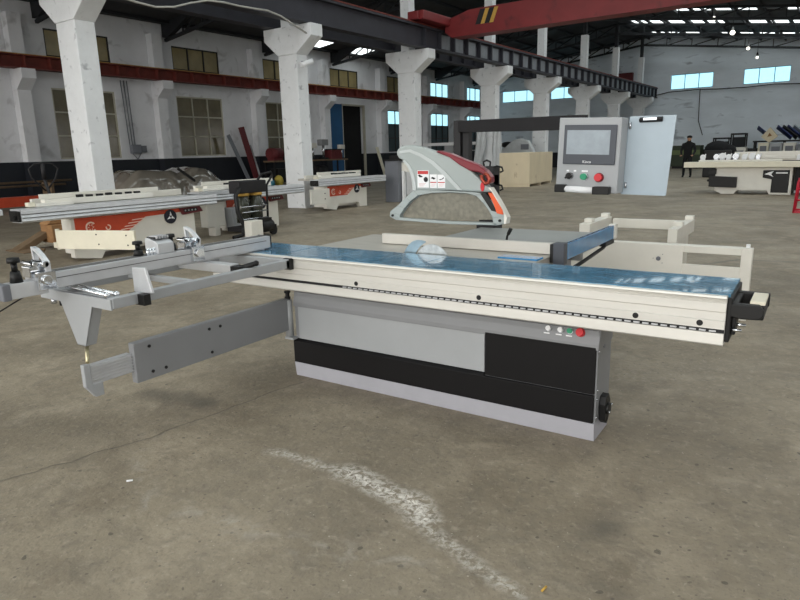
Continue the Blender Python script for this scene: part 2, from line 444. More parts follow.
# skylight strips on the nave slope (and a few over the aisle) are openings filled with glowing panels; near ones, out of view, added wide to light the hall
strips = [(-4.4,-.2),(1.8,6.0),(7.9,12.2),(14.0,18.2),(20.0,24.2),(26.0,30.2),(31.8,35.2),(38.0,39.6),(42.2,44.2),(47.9,49.6)]
XN = [(-12.3+1.1*k, -12.3+1.1*k+.88) for k in range(13)]
yy = -8.0
for (a, b) in strips:
    slab(-27.2, RX, yy, a); slab(RX, 3.6, yy, a)
    slab(-27.2, RX, a, b)
    slab(RX, XN[0][0], a, b)
    for k in range(len(XN)):
        nx = XN[k+1][0] if k+1 < len(XN) else 3.6
        slab(XN[k][1], nx, a, b)
    yy = b
slab(-27.2, RX, yy, 51.4); slab(RX, 3.6, yy, 51.4)
struct('ceiling', mb, M['roof'])
for q, (a, b) in enumerate(strips):
    mb = MB()
    for k, (xa, xb) in enumerate(XN):
        mb.set(1 if (k*5+q*3) % 7 == 0 else 0)
        mb.prism([(xa, rz(xa)+.05), (xb, rz(xb)+.05), (xb, rz(xb)+.08), (xa, rz(xa)+.08)], 'y', a, b)
    nwin += 1
    struct('window_%d' % nwin, mb, [M['skyr'], mat('dusty_skylight', (120,124,126), .5)])
# aisle skylights far away, seen as bright slots beside the column row
for q, y in enumerate((27.4, 31.8)):
    mb = MB()
    for k in range(3):
        xa = -26.2+1.45*k+.12; xb = xa+1.2
        mb.prism([(xa, rz(xa)-.06), (xb, rz(xb)-.06), (xb, rz(xb)-.02), (xa, rz(xa)-.02)], 'y', y, y+2.0)
    nwin += 1; struct('window_%d' % nwin, mb, M['skyr'])
# purlins
mb = MB()
for k in range(21):
    x = -26.2+1.45*k
    mb.box(x, x+.07, -8, 51, rz(x)-.14, rz(x)-.01)
for k in range(0):
    x = 3.2+.9*k
    mb.box(x, x+.07, -8, 51, rz(x)-.14, rz(x)-.01)
struct('trim_purlins', mb, M['truss'])
# trusses, one per column
TY = [1.5, 7.4, 13.6, 19.4, 25.6, 31.2, 37.3, 43.2, 49.2]
for k, y in enumerate(TY):
    mb = MB()
    for (xa, xb, zl) in ((WX+.1, RX, 7.0), (RX, 3.2, 6.3)):
        n = 10
        for i in range(n):
            x0, x1 = xa+(xb-xa)*i/n, xa+(xb-xa)*(i+1)/n
            top0, top1 = rz(x0)-.16, rz(x1)-.16
            bot0, bot1 = rz(x0)-.72, rz(x1)-.72
            mb.bar((x0,y,top0), (x1,y,top1), .10, .12); mb.bar((x0,y,bot0), (x1,y,bot1), .12, .13)
            mb.bar((x0,y,bot0), (x1,y,top1), .05, .06)
            mb.bar((x1,y,bot1), (x1,y,top1), .05, .06)
    mb.prism([(WX+.05, 6.95), (WX+.5, 6.95), (WX+2.3, 7.75), (WX+2.3, 8.0), (WX+.05, 7.6)], 'y', y-.12, y+.12)
    struct('trim_truss_%d' % (k+1), mb, M['truss'])

# ---- columns
CYS = [1.3, 7.23, 13.4, 19.2, 25.4, 31.0, 37.1, 43.0, 49.0]
for k, y in enumerate(CYS):
    mb = MB()
    y1 = y+.42
    mb.box(-13.45, -12.75, y, y1, 0, 4.2)
    mb.prism([(-13.45,4.2),(-12.75,4.2),(-12.15,4.62),(-12.15,4.93),(-12.75,4.93),(-13.45,4.93),(-13.95,4.93),(-13.95,4.62)], 'y', y-.02, y1+.02)
    c = tag(mb.build('column', M['column'], frame='B', org=(-13.1, y+.2, 0), bevel=.015), kind='structure')
    mb = MB(); mb.box(-13.3, -12.95, y+.03, y1-.03, 4.93, 7.7); mb.build('upper_shaft', M['column'], c)
    mb = MB(); mb.box(-13.22, -13.03, y+.1, y1-.1, 7.7, 9.1); mb.build('steel_post', M['truss'], c)
# ---- crane girders on the column heads
for q, gx in enumerate((-12.42, -13.68)):
    mb = MB()
    mb.box(gx-.03, gx+.03, -6, 50.8, 5.0, 5.58); mb.box(gx-.17, gx+.17, -6, 50.8, 4.94, 5.0); mb.box(gx-.17, gx+.17, -6, 50.8, 5.58, 5.64)
    mb.box(gx-.04, gx+.04, -6, 50.8, 5.64, 5.72)
    y = 19.2
    while y < 50.6:
        mb.box(gx-.16, gx+.16, y, y+.06, 5.0, 5.58); y += .98
    mb.set(1)
    y = 20.2
    while y < 50:
        mb.box(gx+.03, gx+.045, y+.2, y+.80, 5.06, 5.52) if q == 0 else None; y += .98
    mb.set(2).box(gx+.10, gx+.14, -6, 50.8, 5.66, 5.70)
    struct('trim_crane_girder_%d' % (q+1), mb, [M['girder'], M['girdl'], M['rust']])

# ================================================================== OVERHEAD CRANE
cr = thing('bridge_crane', 'red overhead bridge crane spanning the nave above the columns', 'crane', (-12.4, 20.2, 5.72))
mb = MB()
mb.prism([(-12.15,5.55),(-11.9,5.36),(3.1,5.36),(3.1,6.2),(-11.2,6.17),(-12.15,5.92)], 'y', 20.3, 20.9)
mb.build('bridge_beam', M['crane'], cr)
mb = MB(); mb.box(-12.58,-11.95,18.6,22.6,5.74,6.02); mb.box(-12.5,-12.1,18.5,18.8,5.74,5.98)
mb.build('end_carriage', M['crane'], cr, bevel=.02)
for x in (-10.75, -10.42):
    mb = MB(); mb.prism([(x,5.66),(x+.14,5.66),(x+.32,6.12),(x+.18,6.12)], 'y', 20.28, 20.31); mb.build('hazard_stripe', M['yellow'], cr)
mb = MB(); mb.prism([(-10.95,5.66),(-10.76,5.66),(-10.58,6.12),(-10.77,6.12)], 'y', 20.28, 20.31); mb.prism([(-10.6,5.66),(-10.43,5.66),(-10.25,6.12),(-10.42,6.12)], 'y', 20.28, 20.31); mb.build('hazard_stripe', M['kmark'], cr)

# festoon cable along the girder
mb = MB()
pts = []
for i in range(19):
    y = 5.0 + i*.45; s = (y-5.0) % 6.1/6.1
    pts.append((-12.05, y, 4.96 - .42*math.sin(PI*s)**2 + .05*math.sin(i*1.3)))
mb.tube(pts, .022, 6)
tag(mb.build('cable', M['cable'], frame='B', org=(-12.15,5,4.9)), 'pale cable drooping along the dark girder over the two nearest columns', 'cable')

# hanging lamps in the nave
for n_, (px, py, zt, zb) in enumerate([(-6.98,40.0,8.3,8.15), (-5.4,36.0,8.1,6.75), (-5.18,40.0,8.1,6.45), (-4.71,40.0,8.1,5.95)]):
    lab = ['round white lamp close under the roof, leftmost of the hanging lamps','white lamp hanging below the second skylight row','small white bulb hanging between the two others over the nave','dark-capped bulb on the longest cord, lowest of the hanging lamps'][n_]
    t = thing('pendant_lamp', lab, 'lamp', (px,py,zb), group='hanging lamps in the nave')
    mb = MB(); mb.tube([(px,py,zb+.1),(px,py,rz(px)-.1)], .012, 5); mb.build('cord', M['dcable'], t)
    mb = MB(); mb.tube([(px,py,zb+.12),(px,py,zb+.26)], .07, 8, .03); mb.build('socket', M['black'] if n_ == 3 else M['grey2'], t)
    mb = MB(); mb.sphere((px,py,zb), [.13,.12,.09,.07][n_], 12, (1,1,.9)); mb.build('bulb', M['bulb'], t)

# ================================================================== MAIN PANEL SAW (machine frame)
S = thing('panel_saw', 'large grey and black sliding table panel saw with blue film in the foreground', 'panel saw', (-1.9,3.3,0), 'M')
# cabinet
mb = MB()
mb.box(-2.915,-.85,3.09,3.33,.10,.60)
mb.prism([(3.075,.50),(3.075,.528),(3.115,.64),(3.33,.64),(3.33,.50)], 'x', -2.915, -.845)
mb.box(-2.6,-1.45,3.33,4.45,.06,.80)
cab = mb.build('cabinet', M['grey'], S, bevel=.004)
mb = MB(); mb.prism([(3.072,.103),(3.085,0),(3.33,0),(3.33,.103)], 'x', -2.93, -.85); mb.build('plinth', M['plinth'], S, bevel=.004)
mb = MB(); mb.box(-2.88,-1.482,3.082,3.09,.275,.50); mb.build('side_door', M['grey2'], S, bevel=.003)
mb = MB(); mb.box(-1.476,-.858,3.074,3.09,.262,.515); mb.build('access_panel', M['blackp'], S, bevel=.003)
mb = MB(); mb.box(-2.925,-.858,3.068,3.09,.105,.256); mb.prism([(3.068,.256),(3.09,.275),(3.09,.256)], 'x', -2.925, -1.48); mb.build('lower_panel', M['blackp'], S, bevel=.003)
for z in (.13,.23,.28,.49):
    mb = MB(); mb.disc((-.848,3.10,z),(1,0,0),.006,.008,8); mb.build('screw', M['steel'], S)
mb = MB(); mb.disc((-.846,3.18,.50),(1,0,0),.010,.006,12); mb.build('plug', M['greyd'], S)
# socket on the cabinet end
mb = MB(); mb.prism([(3.15,.10),(3.19,.07),(3.225,.10),(3.24,.19),(3.21,.235),(3.16,.23),(3.14,.19)], 'x', -.85, -.815); mb.disc((-.812,3.185,.16),(1,0,0),.032,.02,16)
pl_ = mb.build('power_socket', M['black'], S, bevel=.004)
mb = MB(); mb.disc((-.80,3.17,.145),(1,0,0),.006,.01,8); mb.build('pin', M['steel'], pl_); mb = MB(); mb.disc((-.80,3.215,.175),(1,0,0),.006,.01,8); mb.build('pin', M['steel'], pl_)
# buttons on the console strip (tilted face)
def conY(z): return 3.075+(z-.528)*.04/.112
for x, m_, r in ((-1.111,'wmark',.014),(-1.046,'wmark',.014),(-.996,'green',.015),(-.944,'red',.021)):
    z = .580
    mb = MB(); yb = conY(z)
    mb.tube([(x,yb,z),(x,yb-.012,z+.004)], r*1.12, 16)
    b_ = mb.build('push_button', M['steel'] if m_ != 'red' else M['red'], S)
    mb = MB(); mb.tube([(x,yb-.010,z+.003),(x,yb-.030,z+.010)], r, 16, r*.92)
    mb.build('button_cap', M[m_], b_)
for x in (-1.125,-1.06,-1.005):
    mb = MB(); mb.box(x-.014,x+.018,conY(.556)-.0015,conY(.556)+.004,.553,.559); mb.build('button_caption', M['wmark'], S)
# sliding table
mb = MB()
prof = [(2.955,.865),(2.952,.856),(2.965,.850),(2.968,.836),(2.962,.832),(2.962,.795),(2.966,.790),(2.966,.756),(2.961,.752),(2.961,.716),(2.985,.714),(2.985,.700),(2.955,.699),(2.952,.650),(2.960,.643),(3.10,.643),(3.34,.66),(3.39,.70),(3.39,.865)]
mb.prism(prof, 'x', -3.55, -.281)
sl = mb.build('sliding_table', M['alu'], S)
mb = MB()
n = 34
for i in range(n):
    x0 = -3.5+(3.22*i)/n; x1 = x0+3.22/n
    z0 = .8665+.0006*math.sin(i*1.7)
    mb.box(x0, x1, 2.985+.004*math.sin(i*2.3), 3.392, .865, z0+.001)
mb.prism([(3.0,.868),(3.39,.868),(3.395,.83),(3.0,.855)], 'x', -.282, -.272)
mb.build('protective_film', M['film'], sl)
mb = MB(); mb.box(-3.47,-.282,2.962,2.99,.7005,.7135); mb.build('rack_slot', M['kmark'], sl)
mb = MB()
x = -2.38
while x < -.32:
    mb.box(x, x+.027, 2.955, 2.966, .7035, .7105); x += .040
mb.build('rack_teeth', M['alu2'], sl)
for x in (-2.278,-1.459,-.653,-.38):
    mb = MB(); mb.disc((x,2.965,.737),(0,1,0),.0135,.012,18); mb.build('bolt', M['black'], sl)
mb = MB(); mb.box(-.281,-.262,2.985,3.38,.655,.855); mb.box(-.262,-.245,3.03,3.12,.68,.80); mb.build('end_plate', M['black'], sl, bevel=.004)
# end handle block: two cheeks and a pad
mb = MB()
mb.prism([(-.27,.830),(-.27,.772),(-.225,.764),(-.155,.768),(-.14,.785),(-.14,.812),(-.16,.832)], 'y', 2.985, 3.02)
mb.box(-.27,-.135,3.23,3.27,.775,.836); mb.box(-.20,-.14,3.0,3.25,.765,.822); mb.box(-.27,-.24,3.0,3.25,.77,.830)
hb = mb.build('end_stop', M['black'], sl, bevel=.006)
mb = MB(); mb.box(-.198,-.140,3.02,3.22,.826,.842); mb.build('pad', M['cream'], hb, bevel=.003)
for y, z, l in ((3.0,.712,.045),(3.06,.722,.055)):
    mb = MB(); mb.tube([(-.262,y,z),(-.262+l,y,z)], .007, 10); mb.build('guide_rod', M['chrome'], sl)
# dark strip left on slider (door shadow gap rail)
# cast table + extension
mb = MB(); mb.box(-3.0,-1.338,3.43,4.16,.805,.858); mb.box(-2.9,-1.42,3.5,4.1,.72,.805); mb.build('cast_table', M['iron'], S, bevel=.004)
mb = MB(); mb.box(-2.40,-1.275,4.16,4.92,.815,.858); mb.box(-2.40,-1.29,4.16,4.2,.76,.858); mb.build('extension_table', mat('grey_extension_table',(156,158,156),.5,.2,.06,4), S, bevel=.004)
# rip fence
mb = MB(); mb.box(-2.62,-1.335,3.735,3.775,.862,.932)
rf = mb.build('rip_fence', M['ripf'], S, bevel=.003)
mb = MB(); mb.box(-1.312,-1.243,3.67,3.735,.812,.945); mb.build('fence_carriage', M['bezel'], rf, bevel=.005)
mb = MB(); mb.box(-1.336,-1.312,3.68,3.75,.820,.935); mb.build('end_cap', M['black'], rf, bevel=.003)
mb = MB(); mb.tube([(-1.745,3.95,.862),(-1.735,3.95,.93),(-1.72,3.95,.965)], .008, 8); mb.box(-1.80,-1.73,3.93,3.97,.858,.878); mb.tube([(-1.728,3.95,.945),(-1.708,3.95,.985)], .013, 8); mb.build('clamp_lever', M['black'], rf)
# blue rail along the right of the table
mb = MB(); mb.box(-1.272,-1.245,3.74,4.78,.835,.935); mb.box(-1.60,-1.345,3.50,3.60,.855,.868)
br = mb.build('fence_rail', M['film2'], S, bevel=.003)
mb = MB(); mb.box(-1.285,-1.235,4.78,4.84,.835,.942); mb.build('end_cap', M['white'], br, bevel=.003)
mb = MB(); mb.tube([(-1.26,4.74,.835),(-1.27,4.6,.79),(-1.27,4.16,.762),(-1.27,3.95,.752)], .013, 8); mb.box(-1.285,-1.24,4.56,4.78,.805,.835); mb.build('support_strut', M['black'], S)
# blade and riving knife
bx, by, bz, R_ = -2.015, 3.425, .803, .130
mb = MB(); pts = []
nt = 48
for i in range(nt):
    for rr, o_ in ((R_,0),(R_*.965,.35),(R_*.96,.8)):
        a = 2*PI*(i+o_)/nt; pts.append((bx+rr*math.cos(a), bz+rr*math.sin(a)))
mb.prism(pts, 'y', by-.002, by+.002)
mb.build('saw_blade', M['blade'], S)
def pol(a, r): return (bx+r*math.cos(math.radians(a)), bz+r*math.sin(math.radians(a)))
kn_o = [pol(*q) for q in ((170,.230),(161,.219),(150,.212),(138,.202),(128,.188),(118,.168),(110,.152))]
kn_i = [pol(*q) for q in ((165,.140),(157,.139),(148,.139),(138,.140),(128,.141),(118,.142),(110,.144))]
mb = MB(); mb.ring(kn_o, kn_i, 'y', by-.002, by+.003); mb.build('riving_knife', mat('knife_blue_steel',(160,182,194),.3,.8,.15,14), S)

# ---- swing arm with telescopic end
mb = MB(); mb.box(-2.975,-2.93,1.87,3.06,.335,.556); arm = mb.build('swing_arm', M['grey'], S, bevel=.004)
for y, z in ((1.962,.52),(1.968,.376),(2.051,.373),(2.369,.513),(2.452,.511),(2.374,.369)):
    mb = MB(); mb.disc((-2.929,y,z),(1,0,0),.009,.008,10); mb.build('bolt', M['black'], arm)
mb = MB(); mb.box(-2.995,-2.955,1.63,1.868,.398,.50)
for i in range(6): mb.box(-2.955,-2.950,1.63,1.9,.402+.0165*i,.410+.0165*i)
te = mb.build('telescopic_tube', M['alu2'], S, bevel=.001)
mb = MB(); mb.prism([(1.60,.515),(1.635,.512),(1.635,.405),(1.69,.405),(1.69,.335),(1.645,.335),(1.60,.40)], 'x', -2.975, -2.945)
mb.build('end_hook', M['grey2'], te, bevel=.003)
mb = MB(); mb.tube([(-2.945,3.06,.29),(-2.945,3.06,.545)], .028, 16); mb.box(-2.975,-2.90,3.04,3.09,.27,.285)
hg = mb.build('hinge_post', M['grey2'], S)
mb = MB(); mb.tube([(-2.945,3.06,.545),(-2.945,3.06,.60)], .014, 10); mb.disc((-2.945,3.06,.60),(0,0,1),.022,.012,8); mb.disc((-2.945,3.06,.560),(0,0,1),.02,.014,8); mb.build('pivot_bolt', M['black'], hg)

# ---- outrigger (crosscut frame)
fr = MB()
Z0, Z1 = .797, .850
fr.box(-2.83,-2.785,1.70,2.935,Z0,Z1)          # front bar
fr.box(-3.455,-3.41,1.70,2.935,Z0,Z1)          # back bar
fr.box(-3.50,-2.785,2.90,2.945,Z0,Z1+.004)     # inner bar along the slider
fr.box(-3.455,-2.83,1.735,1.775,Z0,Z1-.01)
fr.box(-3.41,-2.83,2.20,2.235,Z0+.012,Z1-.006)
ofr = fr.build('outrigger_frame', M['grey2'], S, bevel=.004)
mb = MB(); mb.box(-3.40,-2.905,2.555,2.62,.812,.868); mb.build('cross_bar', M['alu2'], ofr, bevel=.003)
mb = MB(); mb.box(-2.91,-2.83,2.55,2.62,.80,.862); mb.tube([(-2.85,2.59,.85),(-2.79,2.64,.872)], .016, 10); mb.sphere((-2.785,2.645,.874),.018,10); mb.build('clamp', M['black'], ofr, bevel=.003)
mb = MB(); mb.box(-2.835,-2.778,2.928,2.962,.785,.858); mb.build('end_cap', M['black'], ofr, bevel=.003)
mb = MB()
mb.prism([(-3.43,.845),(-2.79,.845),(-2.79,.792),(-2.955,.792),(-3.06,.572),(-3.135,.572),(-3.24,.792),(-3.43,.792)], 'y', 1.69, 1.70)
mb.prism([(-3.24,.792),(-3.235,.792),(-3.13,.575),(-3.135,.572)], 'y', 1.69, 1.75); mb.prism([(-2.955,.792),(-2.96,.792),(-3.065,.572),(-3.06,.572)], 'y', 1.69, 1.75)
mb.box(-3.135,-3.06,1.69,1.75,.572,.578)
brk = mb.build('leg_bracket', M['grey2'], ofr, bevel=.002)
mb = MB(); mb.tube([(-3.10,1.72,.58),(-3.02,1.665,.50)], .010, 10); mb.build('support_rod', mat('brass_rod',(190,182,150),.3,.8), ofr)
for x in (-3.36,-3.28): 
    mb = MB(); mb.disc((x,1.72,.775),(0,0,1),.014,.03,12); mb.build('rubber_foot', M['black'] if x > -3.3 else M['steel'], ofr)
for y, z in ((1.735,.862),(1.785,.858)):
    mb = MB(); mb.tube([(-3.44,y+.02,z),(-2.84,y-.03,z)], .009, 10); mb.sphere((-2.835,y-.03,z),.016,10); mb.build('roller_rod', M['chrome'], ofr)
mb = MB(); mb.prism([(-2.858,.843),(-2.712,.850),(-2.752,.976),(-2.856,.970)], 'y', 1.868, 1.884)
pad = mb.build('support_flap', M['alu2'], ofr, bevel=.003)
mb = MB(); mb.box(-2.86,-2.735,1.835,1.875,.790,.846); mb.build('flap_hinge', M['black'], pad, bevel=.003)

# ---- crosscut fence
mb = MB()
mb.box(-3.27,-3.15,1.55,3.14,.880,.960); mb.box(-3.25,-3.17,2.4,3.1,.868,.882)
cf = mb.build('crosscut_fence', M['alu2'], S, bevel=.003)
mb = MB(); mb.box(-3.235,-3.185,1.55,3.13,.960,.9635); mb.box(-3.149,-3.147,1.6,3.1,.930,.934); mb.build('scale_groove', M['alud'], cf)
mb = MB(); mb.box(-3.24,-3.16,1.42,1.60,.862,.935); mb.build('telescopic_end', M['alu2'], cf, bevel=.003)
mb = MB(); mb.box(-3.245,-3.155,1.385,1.425,.858,.938); mb.build('end_cap', M['greyd'], cf, bevel=.006)
mb = MB(); mb.box(-3.27,-3.15,3.14,3.15,.878,.962); mb.build('end_plate', M['black'], cf)
def knob(x, y, z, h, r=.032):
    mb = MB()
    mb.tube([(x,y,z),(x,y,z+h*.45)], .030, 14, .022); mb.tube([(x,y,z+h*.45),(x,y,z+h*.8)], .014, 12)
    mb.tube([(x,y,z+h*.8),(x,y,z+h)], r, 10, r*.9)
    return mb.build('clamp_knob', M['black'], cf)
knob(-3.20,1.475,.935,.12,.03); knob(-3.22,2.16,.96,.085,.03); knob(-3.22,2.385,.96,.10,.028)
for y in (1.60, 2.52):
    mb = MB(); zb = .955
    mb.box(-3.25,-3.17,y-.07,y+.01,zb-.01,zb+.045); mb.tube([(-3.26,y-.055,zb+.06),(-3.14,y-.055,zb+.06)], .014, 12); mb.tube([(-3.26,y-.01,zb+.055),(-3.13,y-.01,zb+.055)], .018, 12)
    mb.box(-3.15,-3.125,y-.06,y+.03,zb-.07,zb+.02); mb.tube([(-3.13,y-.02,zb-.02),(-3.11,y-.02,zb-.02)], .024, 12)
    st_ = mb.build('flip_stop', M['chrome'], cf, bevel=.003)
    mb = MB()
    o_ = [(-3.235,.0+zb),(-3.245,zb+.07),(-3.25,zb+.135),(-3.215,zb+.128),(-3.17,zb+.10),(-3.13,zb+.065),(-3.13,zb-.03)]
    i_ = [(-3.222,.0+zb),(-3.230,zb+.07),(-3.236,zb+.118),(-3.21,zb+.110),(-3.175,zb+.084),(-3.145,zb+.055),(-3.145,zb-.03)]
    mb.ring(o_, i_, 'y', y-.012, y+.012)
    mb.build('stop_flap', M['alu2'], st_)
# reading lens / angle block with grille
mb = MB(); mb.prism([(-3.28,.962),(-3.16,.962),(-3.16,1.02),(-3.19,1.035),(-3.26,1.05),(-3.28,1.045)], 'y', 2.25, 2.36); gb = mb.build('stop_housing', M['alu2'], cf, bevel=.003)
mb = MB(); mb.box(-3.275,-3.20,2.262,2.352,1.046,1.056)
mb.build('grille_plate', M['black'], gb)
mb = MB()
for i in range(5): mb.box(-3.262,-3.185,2.268+.018*i,2.274+.018*i,1.046,1.062)
mb.build('grille_fins', M['alu2'], gb)
mb = MB()
for i in range(3): mb.disc((-3.19,2.20+.022*i,.975),(0,0,1),.011,.05,10)
mb.build('adjusting_screw', M['chrome'], cf)

# ---- overhead guard (plane over the blade)
GY0, GY1 = 3.41, 3.465
# px -> plane coordinates measured on the guard, x right z up
def g(px, py):
    # measured outline units of the guard -> (x, z) metres in its own plane
    w_ = .000207292*px - 7.70767e-05*py + 1
    return ((.00107937*px + .000135161*py - 2.46125)/w_, (.000279181*px - .00137194*py + 1.61565)/w_)
hood = [g(*p) for p in [(215,278),(213,240),(206,195),(186,152),(162,126),(142,116),(130,98),(134,72),(155,56),(200,50),(260,60),(320,80),(400,110),(460,145),(510,185),(548,222),(575,245),(598,268),(604,285),(560,286),(400,278)]]
mb = MB(); mb.prism(hood, 'y', GY0, GY1)
gd = mb.build('blade_guard', M['hood'], S, bevel=.012)
mb = MB()
o_ = [g(*p) for p in [(150,80),(200,72),(260,95),(320,130),(380,185),(430,240),(462,275)]]
i_ = [g(*p) for p in [(150,92),(200,86),(252,108),(308,144),(366,198),(414,248),(440,275)]]
mb.ring(o_, i_, 'y', GY0-.006, GY0+.002); 
o_ = [g(*p) for p in [(162,128),(186,152),(206,195),(213,240),(215,276)]]
i_ = [g(*p) for p in [(176,126),(202,150),(222,195),(230,240),(232,276)]]
mb.ring(o_, i_, 'y', GY0-.005, GY0+.002)
mb.build('moulded_rib', M['hoodl'], gd)
# clear cover inside its frame
cov = [g(*p) for p in [(160,405),(175,375),(205,335),(250,305),(310,292),(400,288),(480,292),(530,305),(570,345),(600,385),(615,425),(400,428),(160,415)]]
mb = MB(); mb.prism(cov, 'y', GY0+.03, GY0+.045); mb.build('clear_cover', M['cover'], gd)
o_ = [g(*p) for p in [(130,425),(98,408),(100,382),(140,350),(180,310),(215,276),(300,276),(400,280),(500,284),(560,292),(600,320),(650,370),(682,408),(668,446),(635,452)]]
i_ = [g(*p) for p in [(150,420),(148,415),(150,400),(170,368),(200,332),(240,302),(310,290),(400,287),(480,292),(530,304),(565,340),(595,380),(612,415),(615,440),(612,448)]]
mb = MB(); mb.ring(o_, i_, 'y', GY0, GY1-.01); mb.ring([g(130,425),g(400,446),g(640,452)], [g(140,412),g(400,432),g(630,440)], 'y', GY0, GY1-.01)
cfm = mb.build('cover_frame', M['hood'], gd, bevel=.003)
for p in ((115,402),(650,428)):
    x, z = g(*p); mb = MB(); mb.disc((x,GY0-.003,z),(0,1,0),.008,.012,10); mb.build('bolt', M['black'], cfm)
mb = MB(); mb.prism([g(*p) for p in [(592,288),(614,290),(640,330),(665,375),(668,398),(636,392),(622,350)]], 'y', GY0-.008, GY0+.035); mb.build('orange_handle', M['orange'], gd, bevel=.003)
mb = MB(); mb.prism([g(*p) for p in [(592,262),(604,262),(640,320),(668,370),(688,412),(684,444),(672,444),(672,398),(664,372),(636,325),(612,286)]], 'y', GY0-.010, GY0+.045); mb.build('side_rim', M['white'], gd, bevel=.003)
mb = MB(); mb.prism([g(*p) for p in [(552,292),(580,290),(610,335),(635,385),(608,378),(580,335)]], 'y', GY0-.004, GY0+.03); mb.build('black_insert', M['black'], gd); mb = MB(); mb.prism([g(*p) for p in [(500,172),(560,190),(580,215),(560,224),(545,218)]], 'y', GY0+.03, GY0+.09); mb.build('black_insert', M['black'], gd)
rt = [g(*p) for p in [(330,84),(345,78),(400,92),(470,122),(540,148),(582,178),(606,210),(607,238),(590,247),(576,236),(588,225),(578,206),(552,188),(500,178),(450,150),(400,112)]]
mb = MB(); mb.prism(rt, 'y', GY0-.01, GY0+.05); mb.build('red_handle', M['redp'], gd, bevel=.008)
hk = [g(*p) for p in [(563,200),(570,225),(585,243),(600,238),(606,220),(598,200),(580,192)]]
mb = MB(); mb.tube([(x,GY0-.02,z) for x, z in hk], .011, 8); mb.build('hook', mat('copper_red_hook',(150,66,50),.3,.5), gd)
mb = MB(); x, z = g(563,258); mb.prism([(x+.013*math.cos(a*PI/6), z+.028*math.sin(a*PI/6)) for a in range(12)], 'y', GY0-.004, GY0); mb.build('red_badge', M['red'], gd)
# warning stickers
def sticker(px0, py0, px1, py1, kind):
    x0, z1 = g(px0, py0); x1, z0 = g(px1, py1); Y = GY0-.002
    mb = MB(); mb.box(x0, x1, Y, Y+.004, z0, z1); st = mb.build('warning_sticker', M['wmark'], gd)
    w, h = x1-x0, z1-z0; mb = MB(); mb.set(0)
    F0, F1 = Y-.001, Y+.001
    if kind == 0:
        mb.set(1).box(x0+.003, x1-.003, F0, F1, z1-h*.22, z1-.003); mb.set(0)
        mb.prism([(x0+w*.05,z0+h*.72),(x0+w*.2,z0+h*.76),(x0+w*.48,z0+h*.64),(x0+w*.42,z0+h*.60),(x0+w*.2,z0+h*.60)], 'y', F0, F1)
        c = (x0+w*.75, z0+h*.47); pts = []
        for i in range(24):
            rr = w*(.21 if i % 2 else .17); a = PI*2*i/24; pts.append((c[0]+rr*math.cos(a), c[1]+rr*math.sin(a)))
        mb.prism(pts, 'y', F0, F1)
        mb.set(2)
        for i in range(3): mb.box(x0+w*.15, x0+w*(.75-.1*i), F0, F1, z0+h*(.22-.07*i), z0+h*(.24-.07*i))
    else:
        mb.prism([(x0+w*.15,z0+h*.72),(x0+w*.35,z0+h*.82),(x0+w*.85,z0+h*.72),(x0+w*.6,z0+h*.62)] if kind == 1 else [(x0+w*.15,z0+h*.62),(x0+w*.55,z0+h*.68),(x0+w*.85,z0+h*.82),(x0+w*.8,z0+h*.70),(x0+w*.4,z0+h*.58)], 'y', F0, F1)
        mb.set(1).box(x0+w*.06, x1-w*.06, F0, F1, z0+h*.38, z0+h*.45)
        mb.set(2)
        for i in range(3): mb.box(x0+w*.15, x0+w*(.85-.1*i), F0, F1, z0+h*(.28-.08*i), z0+h*(.30-.08*i))
    mb.build('sticker_print', [M['kmark'], M['rmark'], mat('pink_print',(214,170,170),.6)], st)
sticker(237,177,295,263,0); sticker(300,197,335,265,1); sticker(338,198,377,265,2)
# small suction bracket below guard
# ---- boom: black pillar on the back table, offset upright, boom tube, control box
mb = MB()
mb.box(-2.44,-2.27,4.90,5.06,.84,.875); mb.box(-2.42,-2.29,4.91,5.04,.875,1.37)
mb.tube([(-2.40,4.96,1.37),(-2.405,4.96,1.405),(-2.375,4.96,1.42),(-2.34,4.96,1.405),(-2.345,4.96,1.37)], .009, 8)
mb.box(-2.66,-2.29,4.92,5.02,1.22,1.30)
bp_ = mb.build('boom_post', M['blacks'], S, bevel=.004)
for z in (1.35,1.20):
    mb = MB(); mb.tube([(-2.29,4.97,z+.02),(-2.235,4.96,z+.01),(-2.225,4.96,z-.02),(-2.25,4.96,z-.03)], .008, 8); mb.build('cable_hook', M['black'], bp_)
mb = MB(); mb.box(-2.665,-2.60,4.91,5.0,1.22,1.755); mb.box(-2.59,-2.53,4.93,5.0,1.22,1.66)
mb.build('upright_tube', M['blacks'], S, bevel=.004)
mb = MB(); mb.bar((-2.665,4.97,1.705),(-1.36,4.33,1.668), .07, .096); mb.build('boom_arm', M['blacks'], S, bevel=.004)
# control box tilted slightly clockwise
PY = 4.2
tl, tr_, brr, bl = (-1.483,1.698), (-1.078,1.682), (-1.090,1.207), (-1.497,1.220)
mb = MB(); mb.prism([tl, tr_, brr, bl], 'y', PY, PY+.155)
cb = mb.build('control_box', M['grey2'], S, bevel=.006)
def cbp(u, v):   # u 0..1 right, v 0..1 down on the face
    ax, az = tl[0]+(tr_[0]-tl[0])*u, tl[1]+(tr_[1]-tl[1])*u
    bx_, bz_ = bl[0]+(brr[0]-bl[0])*u, bl[1]+(brr[1]-bl[1])*u
    return (ax+(bx_-ax)*v, az+(bz_-az)*v)
def quad(u0,u1,v0,v1): return [cbp(u0,v0),cbp(u1,v0),cbp(u1,v1),cbp(u0,v1)]
mb = MB(); mb.prism(quad(.10,.94,.095,.62), 'y', PY-.012, PY+.002); scr = mb.build('screen_bezel', M['bezel'], cb, bevel=.005)
mb = MB(); mb.prism(quad(.155,.845,.165,.485), 'y', PY-.0145, PY-.011); mb.build('screen', M['screen'], scr)
